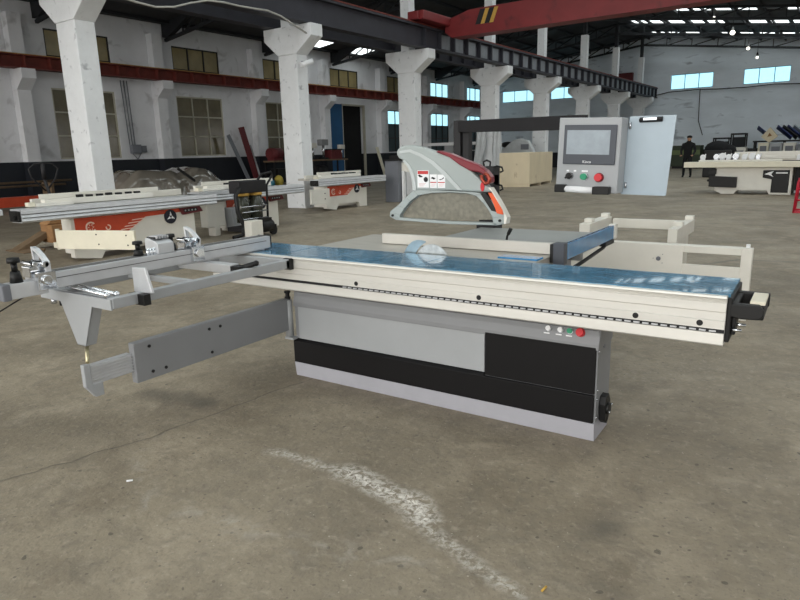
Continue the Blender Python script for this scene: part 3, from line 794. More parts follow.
cu = bpy.data.curves.new('brand_text', 'FONT'); cu.body = 'Kinco'; cu.size = .024; cu.extrude = .0005; cu.align_x = 'CENTER'; cu.align_y = 'CENTER'
to = bpy.data.objects.new('brand_text_curve', cu); COL.objects.link(to)
bpy.context.view_layer.update()
me = bpy.data.meshes.new_from_object(to); bpy.data.objects.remove(to)
me.name = 'brand_text'; me.materials.append(M['wmark']); to = bpy.data.objects.new('brand_text', me); COL.objects.link(to); to.parent = scr
x, z = cbp(.50,.585); to.location = Vector((x, PY-.0135, z)) - Vector(ORG[S.name]); to.rotation_euler = (PI/2, math.radians(2), 0)
for (u, v, m_, r) in ((.235,.78,'black',.022),(.475,.785,'green',.023),(.71,.79,'red',.027)):
    x, z = cbp(u, v); mb = MB(); mb.disc((x,PY-.006,z),(0,1,0),r*1.12,.014,20); bb = mb.build('push_button' if m_ != 'black' else 'selector_switch', M['steel'] if m_ != 'red' else M['redp'], cb)
    mb = MB(); mb.tube([(x,PY-.012,z),(x,PY-.040,z+.002)], r, 20, r*.9)
    if m_ == 'black': mb.bar((x-.02,PY-.045,z-.012),(x+.02,PY-.045,z+.012), .012, .012, (0,1,0))
    mb.build('button_cap', M[m_], bb)
for (u, w) in ((.17,.04),(.29,.04),(.42,.10)):
    mb = MB(); mb.prism(quad(u,u+w,.70,.72), 'y', PY-.002, PY+.001); mb.build('button_caption', M['wmark'], cb)
mb = MB(); x0, z0 = cbp(.03,.95); x1, z1 = cbp(.92,.955)
mb.bar((x0,PY-.04,z0),(x0+.075,PY-.04,z0-.002), .05, .05); hn = mb.build('handle_bracket', M['black'], cb, bevel=.006); mb = MB(); mb.bar((x1-.11,PY-.04,z1),(x1,PY-.04,z1), .05, .05); mb.build('handle_bracket', M['black'], cb, bevel=.006)
mb = MB(); mb.tube([(x0+.07,PY-.045,z0-.004),(x1-.11,PY-.045,z1)], .021, 16); mb.build('handle_grip', M['wmark'], hn)
for v in (.06,.86):
    mb = MB(); x, z = cbp(1.0, v); mb.tube([(x+.012,PY+.16,z),(x+.012,PY+.16,z-.04)], .009, 8); mb.build('hinge', M['steel'], cb)
# clipboard sheet on the side
mb = MB(); sh = [(-1.072,1.691),(-.791,1.688),(-.822,1.192),(-1.131,1.201)]
sy = PY+.165
vs0 = []
mb.prism(sh, 'y', sy, sy+.006); mb.prism([(-1.10,1.203),(-.824,1.196),(-.824,1.188),(-1.10,1.195)], 'y', sy-.02, sy+.006)
cs = mb.build('clipboard', M['sheet'], S)
mb = MB(); mb.box(-1.01,-.87,sy-.012,sy,1.650,1.682); mb.tube([(-1.01,sy-.018,1.664),(-.87,sy-.018,1.668)], .012, 8); mb.build('clip', M['blacks'], cs, bevel=.003)
mb = MB(); mb.box(-.985,-.90,sy-.034,sy-.010,1.660,1.678); mb.build('clip_lever', M['chrome'], cs, bevel=.003)

# cable at the far left end of the fence
mb = MB(); mb.tube([(-3.22,1.40,.93),(-3.33,1.30,1.0),(-3.48,1.28,.98),(-3.6,1.2,.9)], .004, 6); mb.tube([(-3.2,1.5,.86),(-3.3,1.40,.78),(-3.36,1.25,.80),(-3.40,1.05,.84)], .004, 6)
mb.build('measuring_cable', M['dcable'], S)

# ================================================================== WHITE MACHINE FRAME on the floor behind
WF = thing('saw_base', 'white steel machine frame lying on the floor behind the grey panel saw', 'steel base', (-1.2,6.8,0), 'M')
FYY = 6.05
mb = MB()
pz = [(-2.4,.0),(-1.72,.62),(-1.62,.64),(-.95,.64),(-.95,.53)]
# front plate with slot: build from pieces
mb.prism([(-2.35,.05),(-2.35,.34),(-1.92,.52),(-1.60,.635),(-.96,.63),(-.96,.05)], 'y', FYY, FYY+.03)
mb.box(-.96,-.50,FYY,FYY+.03,.57,.63); mb.box(-.96,-.50,FYY,FYY+.03,.05,.465); mb.box(-.50,-.415,FYY,FYY+.10,0,.63)
mb.box(-1.6,-.50,FYY+.03,FYY+.12,.61,.630)
mb.build('front_plate', M['white'], WF, bevel=.004)
mb = MB(); mb.disc((-1.165,FYY-.003,.50),(0,1,0),.02,.012,12); mb.disc((-1.21,FYY-.002,.50),(0,1,0),.004,.006,8); mb.disc((-1.13,FYY-.002,.54),(0,1,0),.004,.006,8); mb.disc((-1.13,FYY-.002,.46),(0,1,0),.004,.006,8); mb.build('shaft_hole', M['greyd'], WF)
mb = MB(); mb.box(-.47,-.44,FYY+.02,FYY+.05,.636,.665); mb.build('peg', M['wmark'], WF)
mb = MB(); mb.box(-1.24,-1.15,6.82,7.86,.54,.68); mb.box(-1.22,-1.18,6.85,7.7,.0,.56); mb.build('right_rail', M['white'], WF, bevel=.004)
mb = MB(); mb.box(-2.20,-2.08,6.98,7.86,.57,.68); mb.box(-2.18,-2.10,7.0,7.08,0,.6); mb.build('left_rail', M['white'], WF, bevel=.004)
mb = MB(); mb.box(-2.04,-1.24,7.76,7.82,.56,.665); mb.build('back_rail', M['white'], WF, bevel=.004)
for x, y in ((-2.14,7.80),(-1.195,7.80),(-2.14,7.15),(-1.195,7.15)):
    mb = MB(); mb.box(x-.045,x+.045,y-.05,y+.05,.68,.725); mb.build('mounting_block', M['white'], WF, bevel=.006)

# ================================================================== OTHER SAWS (local frame: x along the rail, front towards -y)
def other_saw(label, org, rz, L0, L1, cab=(-.95,.95), arm=True, style='orange', name='panel_saw', group=None, frame='B', cross=True):
    t = thing(name, label, 'panel saw', org, frame, rz, group)
    cm = M['white']
    mb = MB(); a, b = cab
    mb.prism([(a,.06),(a+.42,.0),(a+.42,0),(a+.52,.14),(b-.42,.14),(b-.36,0),(b,0),(b,.66),(a,.66)] if style == 'orange' else [(a,.1),(a+.1,0),(a+.45,0),(a+.5,.16),(b-.6,.16),(b-.5,.0),(b,0),(b,.68),(a,.68)], 'y', .18, .30)
    mb.box(a+.15,b-.2,.30,.75,.08,.78)
    mb.build('cabinet', cm, t, bevel=.01)
    if style == 'orange':
        mb = MB(); mb.prism([(a+.06,.655),(b-.02,.655),(b-.02,.60),(a+1.25,.575),(a+.92,.38),(a+.06,.38)], 'y', .170, .184); ob = mb.build('orange_panel', M['orangem'], t)
        mb = MB()
        o_ = arc(a+.30,.50,.085,40,330,18); i_ = arc(a+.30,.50,.062,40,330,18); mb.ring(o_, i_, 'y', .164, .172)
        for q in range(6): 
            an = 2*PI*q/6; mb.prism([(a+.30+.03*math.cos(an+d_)*k_, .50+.03*math.sin(an+d_)*k_) for d_, k_ in ((-.3,1),(.3,1),(0,1.9))], 'y', .164, .172)
        o_ = arc(a+.58,.47,.045,-200,100,12); i_ = arc(a+.58,.47,.028,-200,100,12); mb.ring(o_, i_, 'y', .164, .172)
        for q in range(4):
            x0 = a+.78+.07*q; zz = .40+.045*q; mb.prism([(x0,zz),(x0+.22,zz+.012),(x0+.28,zz+.026),(x0+.02,zz+.016)], 'y', .164, .172)
        mb.build('printed_marks', mat('pinkish_white_print',(236,206,190),.6), ob)
        x0 = b-.50
        mb = MB(); mb.disc((x0,.168,.53),(0,1,0),.118,.02,28); lg = mb.build('round_badge', mat('badge_navy',(20,24,38),.5), t)
        mb = MB()
        for q in range(3):
            an = PI/2+2*PI*q/3; mb.prism([(x0+.085*math.cos(an), .53+.085*math.sin(an)), (x0+.028*math.cos(an+.9), .53+.028*math.sin(an+.9)), (x0+.028*math.cos(an-.9), .53+.028*math.sin(an-.9))], 'y', .150, .160)
        mb.build('badge_blades', M['wmark'], lg)
        mb = MB(); mb.prism([(b-.32,.655),(b+.10,.665),(b+.16,.57),(b-.26,.54)], 'y', .13, .18); cp = mb.build('switch_panel', M['maroon'], t, bevel=.005)
        mb = MB(); mb.prism([(b-.26,.635),(b+.02,.645),(b+.05,.59),(b-.23,.58)], 'y', .124, .132); 
        pp = mb.build('switch_plate', M['black'], cp)
        mb = MB()
        for q in range(4): mb.disc((b-.22+.07*q,.120,.612),(0,1,0),.014,.012,10)
        mb.build('push_button', M['grey2'], pp)
    # sliding rail
    mb = MB(); mb.prism([(0,.86),(-.01,.80),(.01,.795),(-.01,.75),(.01,.745),(-.01,.70),(.02,.675),(.30,.675),(.32,.86)], 'x', L0, L1); r_ = mb.build('sliding_table', M['alu2'] if style == 'orange' else M['cream'], t)
    mb = MB()
    for zz in (.797,.747): mb.box(L0+.01,L1-.01,-.003,.012,zz-.006,zz+.004)
    mb.build('groove', M['alud'], r_)
    mb = MB(); mb.box(L0-.04,L0,.02,.28,.69,.84); mb.box(L0-.08,L0-.04,.06,.12,.72,.78); mb.build('end_plate', M['black'], r_, bevel=.01)
    # tables and fences on top
    mb = MB(); mb.box(a+.1,b,.36,1.25,.80,.86); mb.build('cast_table', M['iron'], t)
    mb = MB(); mb.box(a-.3,b+.1,.62,.68,.86,.96); mb.build('rip_fence', M['white'], t, bevel=.004)
    if cross:
        mb = MB(); mb.box(L0+.5,L0+2.3,.34,.46,.87,.955); mb.box(L0+.35,L0+.9,.28,.40,.865,.91); mb.box(L0+.5,L0+2.5,.48,.50,.955,1.03); c_ = mb.build('crosscut_fence', M['white'], t, bevel=.004)
        rnd = random.Random(len(label))
        for q in range(7): 
            xx = L0+1.0+.16*q+rnd.random()*.04; mb = MB(); mb.box(xx, xx+.09, .36, .42, .955, .985+rnd.random()*.012); mb.build('stop_block', M['black'], c_)
        mb = MB(); mb.box(L0+.25,L0+.34,.30,.40,.87,.93); mb.build('clamp_block', M['cream'], c_)
    if arm:
        mb = MB(); p0, p1 = Vector((-1.50,.04)), Vector((-1.03,-1.16))
        mb = MB(); mb.bar((p0.x,p0.y,.39),(p1.x,p1.y,.39), .045, .27); am = mb.build('swing_arm', M['cream'], t, bevel=.004)
        nrm = Vector((p0.y-p1.y, p1.x-p0.x)).normalized()
        for s_, zz in ((.52,.47),(.90,.46),(.54,.33),(.91,.32)):
            q_ = p0.lerp(p1, s_)
            for sg in (-1, 1):
                mb = MB(); mb.disc((q_.x+nrm.x*.024*sg, q_.y+nrm.y*.024*sg, zz), (nrm.x, nrm.y, 0), .011, .008, 10); mb.build('bolt', M['black'], am)
        mb = MB(); mb.tube([(-1.48,.08,.24),(-1.48,.08,.54)], .03, 10); mb.box(-1.5,a+.05,.08,.2,.26,.34); mb.build('arm_hinge', M['cream'], t)
    return t
# A : nearest on the left
A = other_saw('orange and white panel saw nearest on the left, four-bolt plate on its front', (-9.3,6.12), PI/2, -1.97, 1.38, cab=(-1.22,1.0), group='orange and white saws along the columns')
# B : behind A, partly hidden by the cart
B_ = other_saw('orange and white panel saw behind the dark cart, middle of the row', (-10.0,9.05), PI/2+math.radians(3), -1.45, 1.55, cab=(-.70,.85), arm=False, group='orange and white saws along the columns')
mb = MB(); mb.prism([(-1.25,.66),(-.80,.66),(-.80,.18),(-.95,.18),(-.95,0),(-1.08,0),(-1.08,.18),(-1.25,.18)], 'y', .06, .26); mb.build('side_box', M['white'], B_, bevel=.01)
mb = MB(); mb.prism([(-.74,.52),(-.22,.52),(-.22,.16),(-.35,.04),(-.68,.1)], 'y', -.06, .17); mb.build('motor_box', M['grey2'], B_, bevel=.02)
# C : third one
C_ = other_saw('orange and white panel saw with four cut-out feet right of the second column', (-11.4,14.0), PI/2+math.radians(2), -1.5, 1.6, cab=(-1.02,.85), arm=False, group='orange and white saws along the columns')
mb = MB(); mb.prism([(-1.9,.62),(-1.15,.62),(-1.15,.30),(-1.2,.22),(-1.9,.25)], 'y', -.05, .0); am = mb.build('swing_arm', M['white'], C_, bevel=.004)
for x, z in ((-1.35,.5),(-1.35,.36)):
    mb = MB(); mb.disc((x,-.055,z),(0,1,0),.016,.01,10); mb.build('bolt', M['black'], am)
mb = MB(); mb.disc((-1.1,.1,.5),(1,0,0),.09,.05,16); mb.build('handwheel', M['black'], C_)

# short grey rail of yet another saw at the left picture edge
t = thing('aluminium_rail', 'end of a pale aluminium rail on a white stand, cut by the left picture edge', 'rail', (-9.9,3.6), 'B')
mb = MB(); mb.box(-9.62,-9.37,1.6,3.95,.80,.88); mb.build('rail', M['alu2'], t, bevel=.004)
mb = MB(); mb.box(-9.62,-9.42,2.0,3.9,.76,.80); mb.build('underside_strip', M['white'], t)
mb = MB(); mb.box(-9.57,-9.47,2.4,2.5,0,.76); mb.build('stand_leg', M['white'], t)

# D : white saw on the right
t = thing('panel_saw', 'white panel saw on the right with a black recess and cream rail', 'panel saw', (-3.0,22.0), 'B', math.radians(-2))
def D(name, mb, m_, p=None, bevel=.01): return mb.build(name, m_, p or t, bevel=bevel)
mb = MB(); mb.prism([(-.45,.10),(-.25,0),(.12,0),(.2,.12),(1.0,.12),(1.06,.0),(1.62,.0),(1.62,.80),(-.45,.80)], 'y', .1, .8); D('cabinet', mb, M['white'])
mb = MB(); mb.prism([(.86,.72),(1.55,.72),(1.55,.06),(1.10,.06),(1.10,.45),(.86,.50)], 'y', .08, .102); D('recess', mb, M['black'])
mb = MB(); mb.prism([(.9,.60),(1.02,.66),(1.14,.70),(1.08,.60),(1.14,.52),(1.02,.58)], 'y', .06, .08); mb.box(1.2,1.5,.06,.08,.62,.66); D('recess_marks', mb, M['wmark'], bevel=0)
mb = MB(); mb.prism([(-.60,.55),(.18,.52),(.18,.20),(-.60,.22)], 'y', -.02, .1); D('lower_cover', mb, M['black'])
mb = MB(); mb.box(-.62,-.42,.0,.12,.60,.76); mb.box(-.66,-.5,0,.1,.38,.44); D('motor_knob', mb, M['black'])
mb = MB(); mb.box(-1.35,3.6,-.1,.24,.81,.98); D('sliding_rail', mb, M['cream'])
mb = MB(); mb.box(-1.3,3.6,.24,1.4,.84,.92); D('table_top', mb, mat('warm_table_grey',(196,180,164),.5))
mb = MB(); mb.box(-1.0,1.3,.25,.35,.98,1.03); mb.box(.2,1.6,.6,.7,1.04,1.14); D('front_fence', mb, M['white'])
mb = MB(); mb.box(-.1,2.2,.9,1.0,.92,1.26); D('long_fence', mb, M['white'])
mb = MB(); mb.box(-1.1,2.0,.36,.44,.92,1.0); D('dark_gap', mb, M['black'])
for q, (x, s) in enumerate(((-.95,.10),(-.55,.11),(-.38,.13),(-.2,.10),(0,.12),(.25,.10),(.45,.12),(.62,.09),(1.7,.08))):
    mb = MB(); mb.box(x-.06,x+.06,.5,.66,1.0,1.04+s*.4); mb.disc((x,.58,1.06+s*.6),(0,1,0),s*.8,.1,14); mb.tube([(x+.05,.55,1.03),(x+.08,.55,1.12+s)], .018, 8); D('fence_stop', mb, M['steel' if q % 3 == 1 else 'wmark'])
# second dark block to the right
t2 = thing('steel_cabinet', 'dark cabinet under the table edge right of the white saw', 'cabinet', (-.9,22.4), 'B')
mb = MB(); mb.box(-1.32,.6,22.2,23.0,.05,.78); mb.build('body', M['blackp'], t2, bevel=.01)
mb = MB(); mb.box(-1.3,.6,22.16,22.2,.05,.12); mb.build('base_strip', M['grey2'], t2)

# red hand-truck frame at the right edge
t = thing('red_steel_rack', 'small red steel frame standing at the right picture edge', 'rack', (-.7,16.4), 'B')
for x in (-.92,-.45):
    for y in (16.3,16.7):
        mb = MB(); mb.tube([(x,y,0),(x+.03,y,.68),(x+.08,y,.76)], .025, 8); mb.build('upright', mat('bright_red_tube',(190,40,60),.4), t)
mb = MB()
for z in (.08,.28,.52,.74): mb.tube([(-.90,16.3,z),(-.45,16.3,z)], .02, 8)
mb.box(-.92,-.43,16.28,16.32,.0,.05); mb.box(-.92,-.43,16.3,16.7,.02,.05); mb.build('rung', MATS['bright_red_tube'], t)

# ================================================================== BACKGROUND THINGS, left aisle
# pallet jack
t = thing('pallet_jack', 'dusty brown pallet jack standing left of the orange saw with its loop handle up', 'pallet jack', (-11.5,5.4), 'B')
mb = MB()
mb.prism([(4.95,.02),(5.75,.42),(5.85,.42),(5.85,.36),(5.15,.0)], 'x', -11.75, -11.5); mb.prism([(4.95,.02),(5.3,.05),(5.3,.0),(4.95,.0)], 'x', -11.9, -11.2)
mb.build('fork', M['khaki'], t, bevel=.01)
mb = MB(); mb.box(-11.7,-11.3,5.5,5.95,.10,.42); mb.prism([(5.45,.42),(5.95,.42),(5.80,.66),(5.65,.66)], 'x', -11.65, -11.35); mb.build('chassis', M['woodd'], t, bevel=.02)
mb = MB(); mb.tube([(-11.5,5.75,.15),(-11.5,5.75,.62)], .07, 12); mb.build('hydraulic_pump', M['black'], t)
mb = MB(); mb.disc((-11.5,5.7,.08),(1,0,0),.08,.16,14); mb.build('wheel', M['black'], t)
mb = MB(); mb.tube([(-11.5,5.72,.60),(-11.5,5.66,.9),(-11.5,5.6,1.22)], .028, 8); mb.tube([(-11.5,5.6,1.0),(-11.5,5.40,1.22),(-11.5,5.36,1.38),(-11.5,5.46,1.46),(-11.5,5.62,1.48),(-11.5,5.78,1.46),(-11.5,5.86,1.38),(-11.5,5.80,1.22),(-11.5,5.62,1.0)], .015, 6); mb.tube([(-11.5,5.6,1.2),(-11.5,5.6,1.47)], .035, 8)
mb.build('handle', M['blacks'], t)

# long orange beam + steel bars on the floor beside the wall
mb = MB(); mb.bar((-21.5,7.5,.28),(-21.8,13.8,.28), .4, .30)
tag(mb.build('steel_beam', M['orangem'], frame='B', org=(-21.6,10.6,0)), 'long orange steel beam lying on the floor at the far left', 'beam')
mb = MB(); mb.tube([(-24.6,6.0,.75),(-24.4,12.9,.80)], .04, 8); 
mb.tube([(-24.7,6.0,.62),(-24.5,12.7,.66)], .04, 8)
for y in (7.0,12.0): mb.box(-24.9,-24.2,y,y+.1,0,.74)
tag(mb.build('pipe_trestle', M['khaki'], frame='B', org=(-24.6,9.5,0)), 'low trestle carrying two pipes in front of the navy dado', 'trestle')
# plastic wrapped machine
t = thing('wrapped_machine', 'machine under wrinkled clear plastic sheet below the second window', 'wrapped machine', (-19.5,13.7), 'B')
mb = MB()
nx, ny = 12, 40; x0, x1, y0, y1 = -20.6, -18.7, 11.3, 16.2
KP = [(11.3,.0),(11.65,.70),(12.25,1.13),(13.5,1.10),(13.75,.98),(14.1,1.04),(14.5,1.19),(14.95,1.10),(15.4,.82),(15.8,.5),(16.2,.0)]
def hts(v):
    for (a_, h0), (b_, h1) in zip(KP, KP[1:]):
        if a_ <= v <= b_: return h0+(h1-h0)*(v-a_)/(b_-a_)
    return 0
G_ = []
for i in range(nx+1):
    row = []
    for j in range(ny+1):
        x = x0+(x1-x0)*i/nx; y = y0+(y1-y0)*j/ny; e = min(i, nx-i)/nx
        z = hts(y)*(.05 if e == 0 else (.72 if e < .1 else 1)) + (.02*math.sin(i*.9+j*.55) if e > 0 else 0)
        row.append(mb.bm.verts.new((x + (.05*math.sin(j*1.1) if e == 0 else 0), y, max(.02, z))))
    G_.append(row)
for i in range(nx):
    for j in range(ny):
        f_ = mb.bm.faces.new((G_[i][j], G_[i+1][j], G_[i+1][j+1], G_[i][j+1])); f_.smooth = True
mb.build('plastic_sheet', M['wrap'], t)
mb = MB(); mb.bar((-18.62,13.5,1.16),(-18.62,14.15,.72), .05, .08); mb.build('black_strap', M['black'], t)

# electrical box and conduits on the wall
t = thing('electrical_box', 'grey electrical box with conduits rising on the left wall', 'electrical box', (WX,17.3,1.8), 'B')
mb = MB(); mb.box(WX+.01,WX+.25,17.0,17.45,1.75,2.15); mb.box(WX+.01,WX+.2,17.5,17.75,1.8,2.1); mb.build('box', M['greyd'], t, bevel=.01)
mb = MB()
for k in range(3): mb.tube([(WX+.06,17.0+.13*k,2.15),(WX+.06,16.9+.15*k,4.9)], .022, 6)
mb.tube([(WX+.06,17.1,1.75),(WX+.1,17.3,1.5),(WX+.06,17.5,1.75)], .025, 6)
mb.build('conduit', M['greyd'], t)
# leaning boards
for (y0, y1, m_, lab, w) in ((22.3,23.2,'greyd','grey plank leaning on the wall, leftmost of the two leaning there',.2),(23.2,23.7,'maroon','tall maroon board leaning on the wall beside the grey plank',.36)):
    mb = MB(); mb.bar((WX+.95, y1, .02), (WX+.48, y0, 3.0 if m_ == 'maroon' else 2.6), w, .06, (1,0,0))
    tag(mb.build('leaning_board', M[m_], frame='B', org=(WX+.9,y1,0)), lab, 'board', 'boards leaning on the left wall')
mb = MB(); mb.tube([(WX+1.1,23.85,.02),(WX+.46,23.75,2.1)], .05, 8)
tag(mb.build('broom_pole', M['grey2'], frame='B', org=(WX+1.1,23.8,0)), 'pale pole leaning right of the maroon board', 'pole')
mb = MB(); mb.sphere((-23.9,22.6,.16), .32, 10, (1,1,.8)); tag(mb.build('cloth_bundle', M['teal'], frame='B', org=(-23.9,22.6,0)), 'teal cloth bundle at the foot of the leaning boards', 'bundle')
mb = MB(); mb.sphere((-23.9,23.3,.24), .3, 10, (.8,.8,1)); tag(mb.build('yellow_bag', mat('yellow_bag',(200,180,80),.7), frame='B', org=(-23.9,23.3,0)), 'yellow bag beside the teal bundle', 'bag')
# workbench with red drill parts
def bench(x, y, L_, lab, items, labs, gname, H=1.25):
    t = thing('workbench', lab, 'workbench', (x,y), 'B')
    mb = MB(); mb.box(x-.4,x+.4,y,y+L_,H-.08,H); mb.build('bench_top', M['khaki'], t, bevel=.01)
    for dx in (-.36,.30):
        for dy in (.05,L_-.15):
            mb = MB(); mb.box(x+dx,x+dx+.07,y+dy,y+dy+.08,0,H-.08); mb.build('leg', M['blacks'], t)
    mb = MB(); mb.box(x-.38,x+.38,y+.1,y+L_-.1,.28,.32); mb.build('shelf', M['blacks'], t)
    for k, (kind, dx, dy, zz, s, m_) in enumerate(items):
        zz = H if zz > .8 else .32
        u = thing(kind, labs[k], kind.replace('_', ' '), (x+dx,y+dy,zz), 'B', group=gname)
        px, py = x+dx, y+dy
        s *= 1.35
        if kind == 'bench_motor':
            mb = MB(); mb.tube([(px,py-.25*s,zz+.22*s),(px,py+.25*s,zz+.22*s)], .18*s, 12); mb.box(px-.15*s,px+.15*s,py-.2*s,py+.2*s,zz,zz+.08*s); mb.build('motor_body', M[m_], u)
            mb = MB(); mb.disc((px,py+.3*s,zz+.22*s),(0,1,0),.08*s,.1*s,10); mb.build('shaft', M['steel'], u)
        elif kind == 'tool_crate':
            mb = MB(); mb.box(px-.2*s,px+.2*s,py-.28*s,py+.28*s,zz,zz+.3*s); mb.build('crate_body', M[m_], u, bevel=.01)
            mb = MB(); mb.box(px-.22*s,px+.22*s,py-.3*s,py+.3*s,zz+.3*s,zz+.34*s); mb.build('lid', M['black'], u)
        else:
            mb = MB(); mb.box(px-.12*s,px+.12*s,py-.14*s,py+.14*s,zz,zz+.06*s); mb.build('foot_plate', M['black'], u)
            mb = MB(); mb.tube([(px,py,zz+.05*s),(px,py,zz+.6*s)], .05*s, 8); mb.build('stem', M['steel'], u)
            mb = MB(); mb.box(px-.12*s,px+.12*s,py-.2*s,py+.16*s,zz+.5*s,zz+.72*s); mb.build('head', M[m_], u, bevel=.02)
    return t
bench(-25.2, 23.9, 2.6, 'workbench with red motors between the leaning boards and second column', [
  ('bench_motor',0,.5,.86,1.2,'maroon'), ('tool_crate',.05,1.35,.86,1.0,'black'), ('drill_press',0,2.1,.86,.9,'maroon'), ('tool_crate',.1,.7,.32,1.1,'black'), ('bench_motor',.1,1.8,.32,1.0,'red')],
  ['maroon motor on the workbench left of the second column, left end','black crate beside the maroon motor on the bench top','maroon small drill press at the right end of the bench','black crate on the lower shelf of the bench by the boards','bright red motor on the lower shelf of the bench'], 'things on the bench left of the second column')
bench(-24.2, 25.9, 2.9, 'workbench with machine heads between second column and blue door', [
  ('drill_press',0,.4,.86,.9,'white'), ('drill_press',.05,1.2,.86,1.1,'grey'), ('tool_crate',0,2.0,.86,1.2,'maroon'), ('drill_press',.05,2.75,.86,.8,'white'), ('bench_motor',.1,.8,.32,1.1,'blacks')],
  ['white machine head at the left end of the bench by the blue door','grey drill press second from left on the bench by the blue door','maroon crate on the bench in front of the blue door','small white machine head at the right end of that bench','dark motor on the lower shelf of the bench by the blue door'], 'things on the bench by the blue door')
# wall-mounted camera on column 2
t = thing('security_camera', 'small white camera bracket on the second column near its head', 'camera', (-12.75,13.6,3.95), 'B')
mb = MB(); mb.bar((-12.75,13.6,4.0),(-12.45,13.5,3.98), .05, .05); mb.build('bracket', M['greyd'], t)
mb = MB(); mb.tube([(-12.5,13.3,3.88),(-12.4,13.65,4.0)], .07, 10); mb.build('body', M['wmark'], t)

# black machine head / dolly by the door, narrow plank leaning on the wall
t = thing('leaning_board', 'pale narrow plank leaning on the wall right of the doorway', 'board', (WX+.6,35.0), 'B')
mb = MB(); mb.bar((WX+1.0,35.1,.0),(WX+.5,34.9,1.9), .25, .06, (1,0,0)); mb.build('plank', M['cream'], t)
# floor standing grey steel case left of the guard
t = thing('steel_case', 'upright grey steel box standing on the floor left of the blade guard', 'steel box', (-11.6,16.3), 'B')
mb = MB(); mb.box(-11.85,-11.35,16.1,16.55,0,1.26); mb.build('case', M['greyd'], t, bevel=.01)
mb = MB(); mb.box(-11.9,-11.3,16.05,16.6,1.26,1.30); mb.box(-11.75,-11.4,16.2,16.5,1.30,1.42); mb.build('top_plate', M['black'], t)
mb = MB(); mb.box(-11.35,-10.75,16.3,16.38,.92,1.2); mb.build('side_bracket', M['white'], t)
mb = MB(); mb.box(-11.32,-11.24,16.25,16.35,0,.95); mb.build('side_leg', M['wmark'], t)

# ================================================================== DARK CART with canisters, in front of saw B
t = thing('pump_cart', 'dark wheeled pump cart with two glassy canisters, yellow bands and hose', 'pump cart', (-9.6,8.6), 'B'); t.location = b2w(-9.35,8.33)
def K(name, mb, m_, bevel=0): return mb.build(name, m_, t, bevel=bevel)
for y in (8.40,8.72):
    mb = MB(); mb.tube([(-9.6,y,.28),(-9.6,y,.78)], .13, 16); K('canister', mb, M['clear'])
    mb = MB(); mb.tube([(-9.6,y,.78),(-9.6,y,.83)], .14, 16); K('canister_band', mb, M['yellow'])
mb = MB(); mb.box(-9.75,-9.45,8.22,8.9,.83,1.06); K('filter_housing', mb, M['blacks'], .02)
mb = MB()
for z in (.35,.48,.58): mb.tube([(-9.45,8.25,z),(-9.45,8.88,z)], .012, 6)
K('cage_bar', mb, M['steel'])
mb = MB(); mb.tube([(-9.5,8.72,1.05),(-9.5,8.83,1.16),(-9.5,9.08,1.20),(-9.5,9.12,1.14),(-9.5,8.95,.95),(-9.5,8.92,.2)], .022, 8); K('cart_handle', mb, M['black'])
mb = MB(); mb.tube([(-9.5,8.30,.98),(-9.45,8.12,.80),(-9.4,8.10,.5),(-9.4,8.22,.25),(-9.4,8.18,.08),(-9.4,7.95,.05)], .04, 8); K('hose', mb, M['black'])
mb = MB(); mb.box(-9.35,-9.15,8.18,8.46,.0,.34); K('control_case', mb, M['white'], .01)
mb = MB(); mb.tube([(-9.3,8.52,.20),(-9.3,8.80,.20)], .12, 14); mb.box(-9.38,-9.22,8.55,8.76,.3,.36); K('motor', mb, M['black'])
mb = MB(); mb.box(-9.85,-9.35,8.2,9.0,.12,.2); K('cart_base', mb, M['blacks'])
for x in (-9.8,-9.4):
    mb = MB(); mb.disc((x,8.95,.09),(1,0,0),.09,.05,14); K('wheel', mb, M['black'])

# ================================================================== centre background
# plywood crate
t = thing('plywood_crate', 'large plywood crate on skids standing behind the blade guard', 'crate', (-11.3,25.5), 'B')
# near bottom corner is between the two visible sides
cA, cBn, cC = (-11.95,24.25), (-10.70,24.45), (-11.1,27.9)
d2 = (cC[0]-cBn[0], cC[1]-cBn[1]); pD = (cA[0]+d2[0], cA[1]+d2[1])
mb = MB(); mb.prism([cA, cBn, cC, pD], 'z', .10, 1.38); mb.build('crate_panel', M['wood'], t, bevel=.01)
mb = MB()
for s_ in (0.02,.48,.94):
    a = (cBn[0]+d2[0]*s_, cBn[1]+d2[1]*s_); b = (cA[0]+d2[0]*s_, cA[1]+d2[1]*s_)
    mb.bar((a[0],a[1],.05),(b[0],b[1],.05), .12, .10)
mb.build('skid', M['wood'], t)
# wrapped machine behind the crate
t = thing('wrapped_machine', 'white panel saw guard and table wrapped in film behind the crate', 'wrapped machine', (-13.6,29.3), 'B')
mb = MB(); mb.prism([(-14.7,1.0),(-14.6,1.45),(-14.0,1.62),(-13.6,1.95),(-13.2,2.03),(-12.8,1.9),(-12.55,1.5),(-12.4,1.0)], 'y', 29.0, 29.3); mb.build('film_hood', M['curtain'], t, bevel=.04)
mb = MB(); mb.box(-13.15,-12.75,28.97,29.0,1.5,1.75); mb.build('sticker', M['greyd'], t)
mb = MB(); mb.box(-14.5,-12.5,29.0,30.2,.0,.9); mb.build('base_cabinet', M['white'], t, bevel=.02)
mb = MB(); mb.box(-14.4,-13.8,28.9,28.98,.95,1.35); mb.build('dark_panel', M['black'], t)
mb = MB(); mb.sphere((-14.1,29.5,1.75), .3, 10, (1.2,1,.5)); mb.build('dust_bag', M['black'], t)
# white long beam of a machine at left of that
t = thing('aluminium_rail', 'long white rail on a wrapped saw seen under the boom left of the plastic sheet', 'rail', (-17,29.3), 'B')
mb = MB(); mb.box(-18.9,-15.2,29.2,29.4,1.80,1.95); mb.build('rail', M['wmark'], t)
for x in (-17.6,-16.8):
    mb = MB(); mb.box(x,x+.5,29.25,29.4,0,1.8); mb.build('stand', M['grey2'], t)
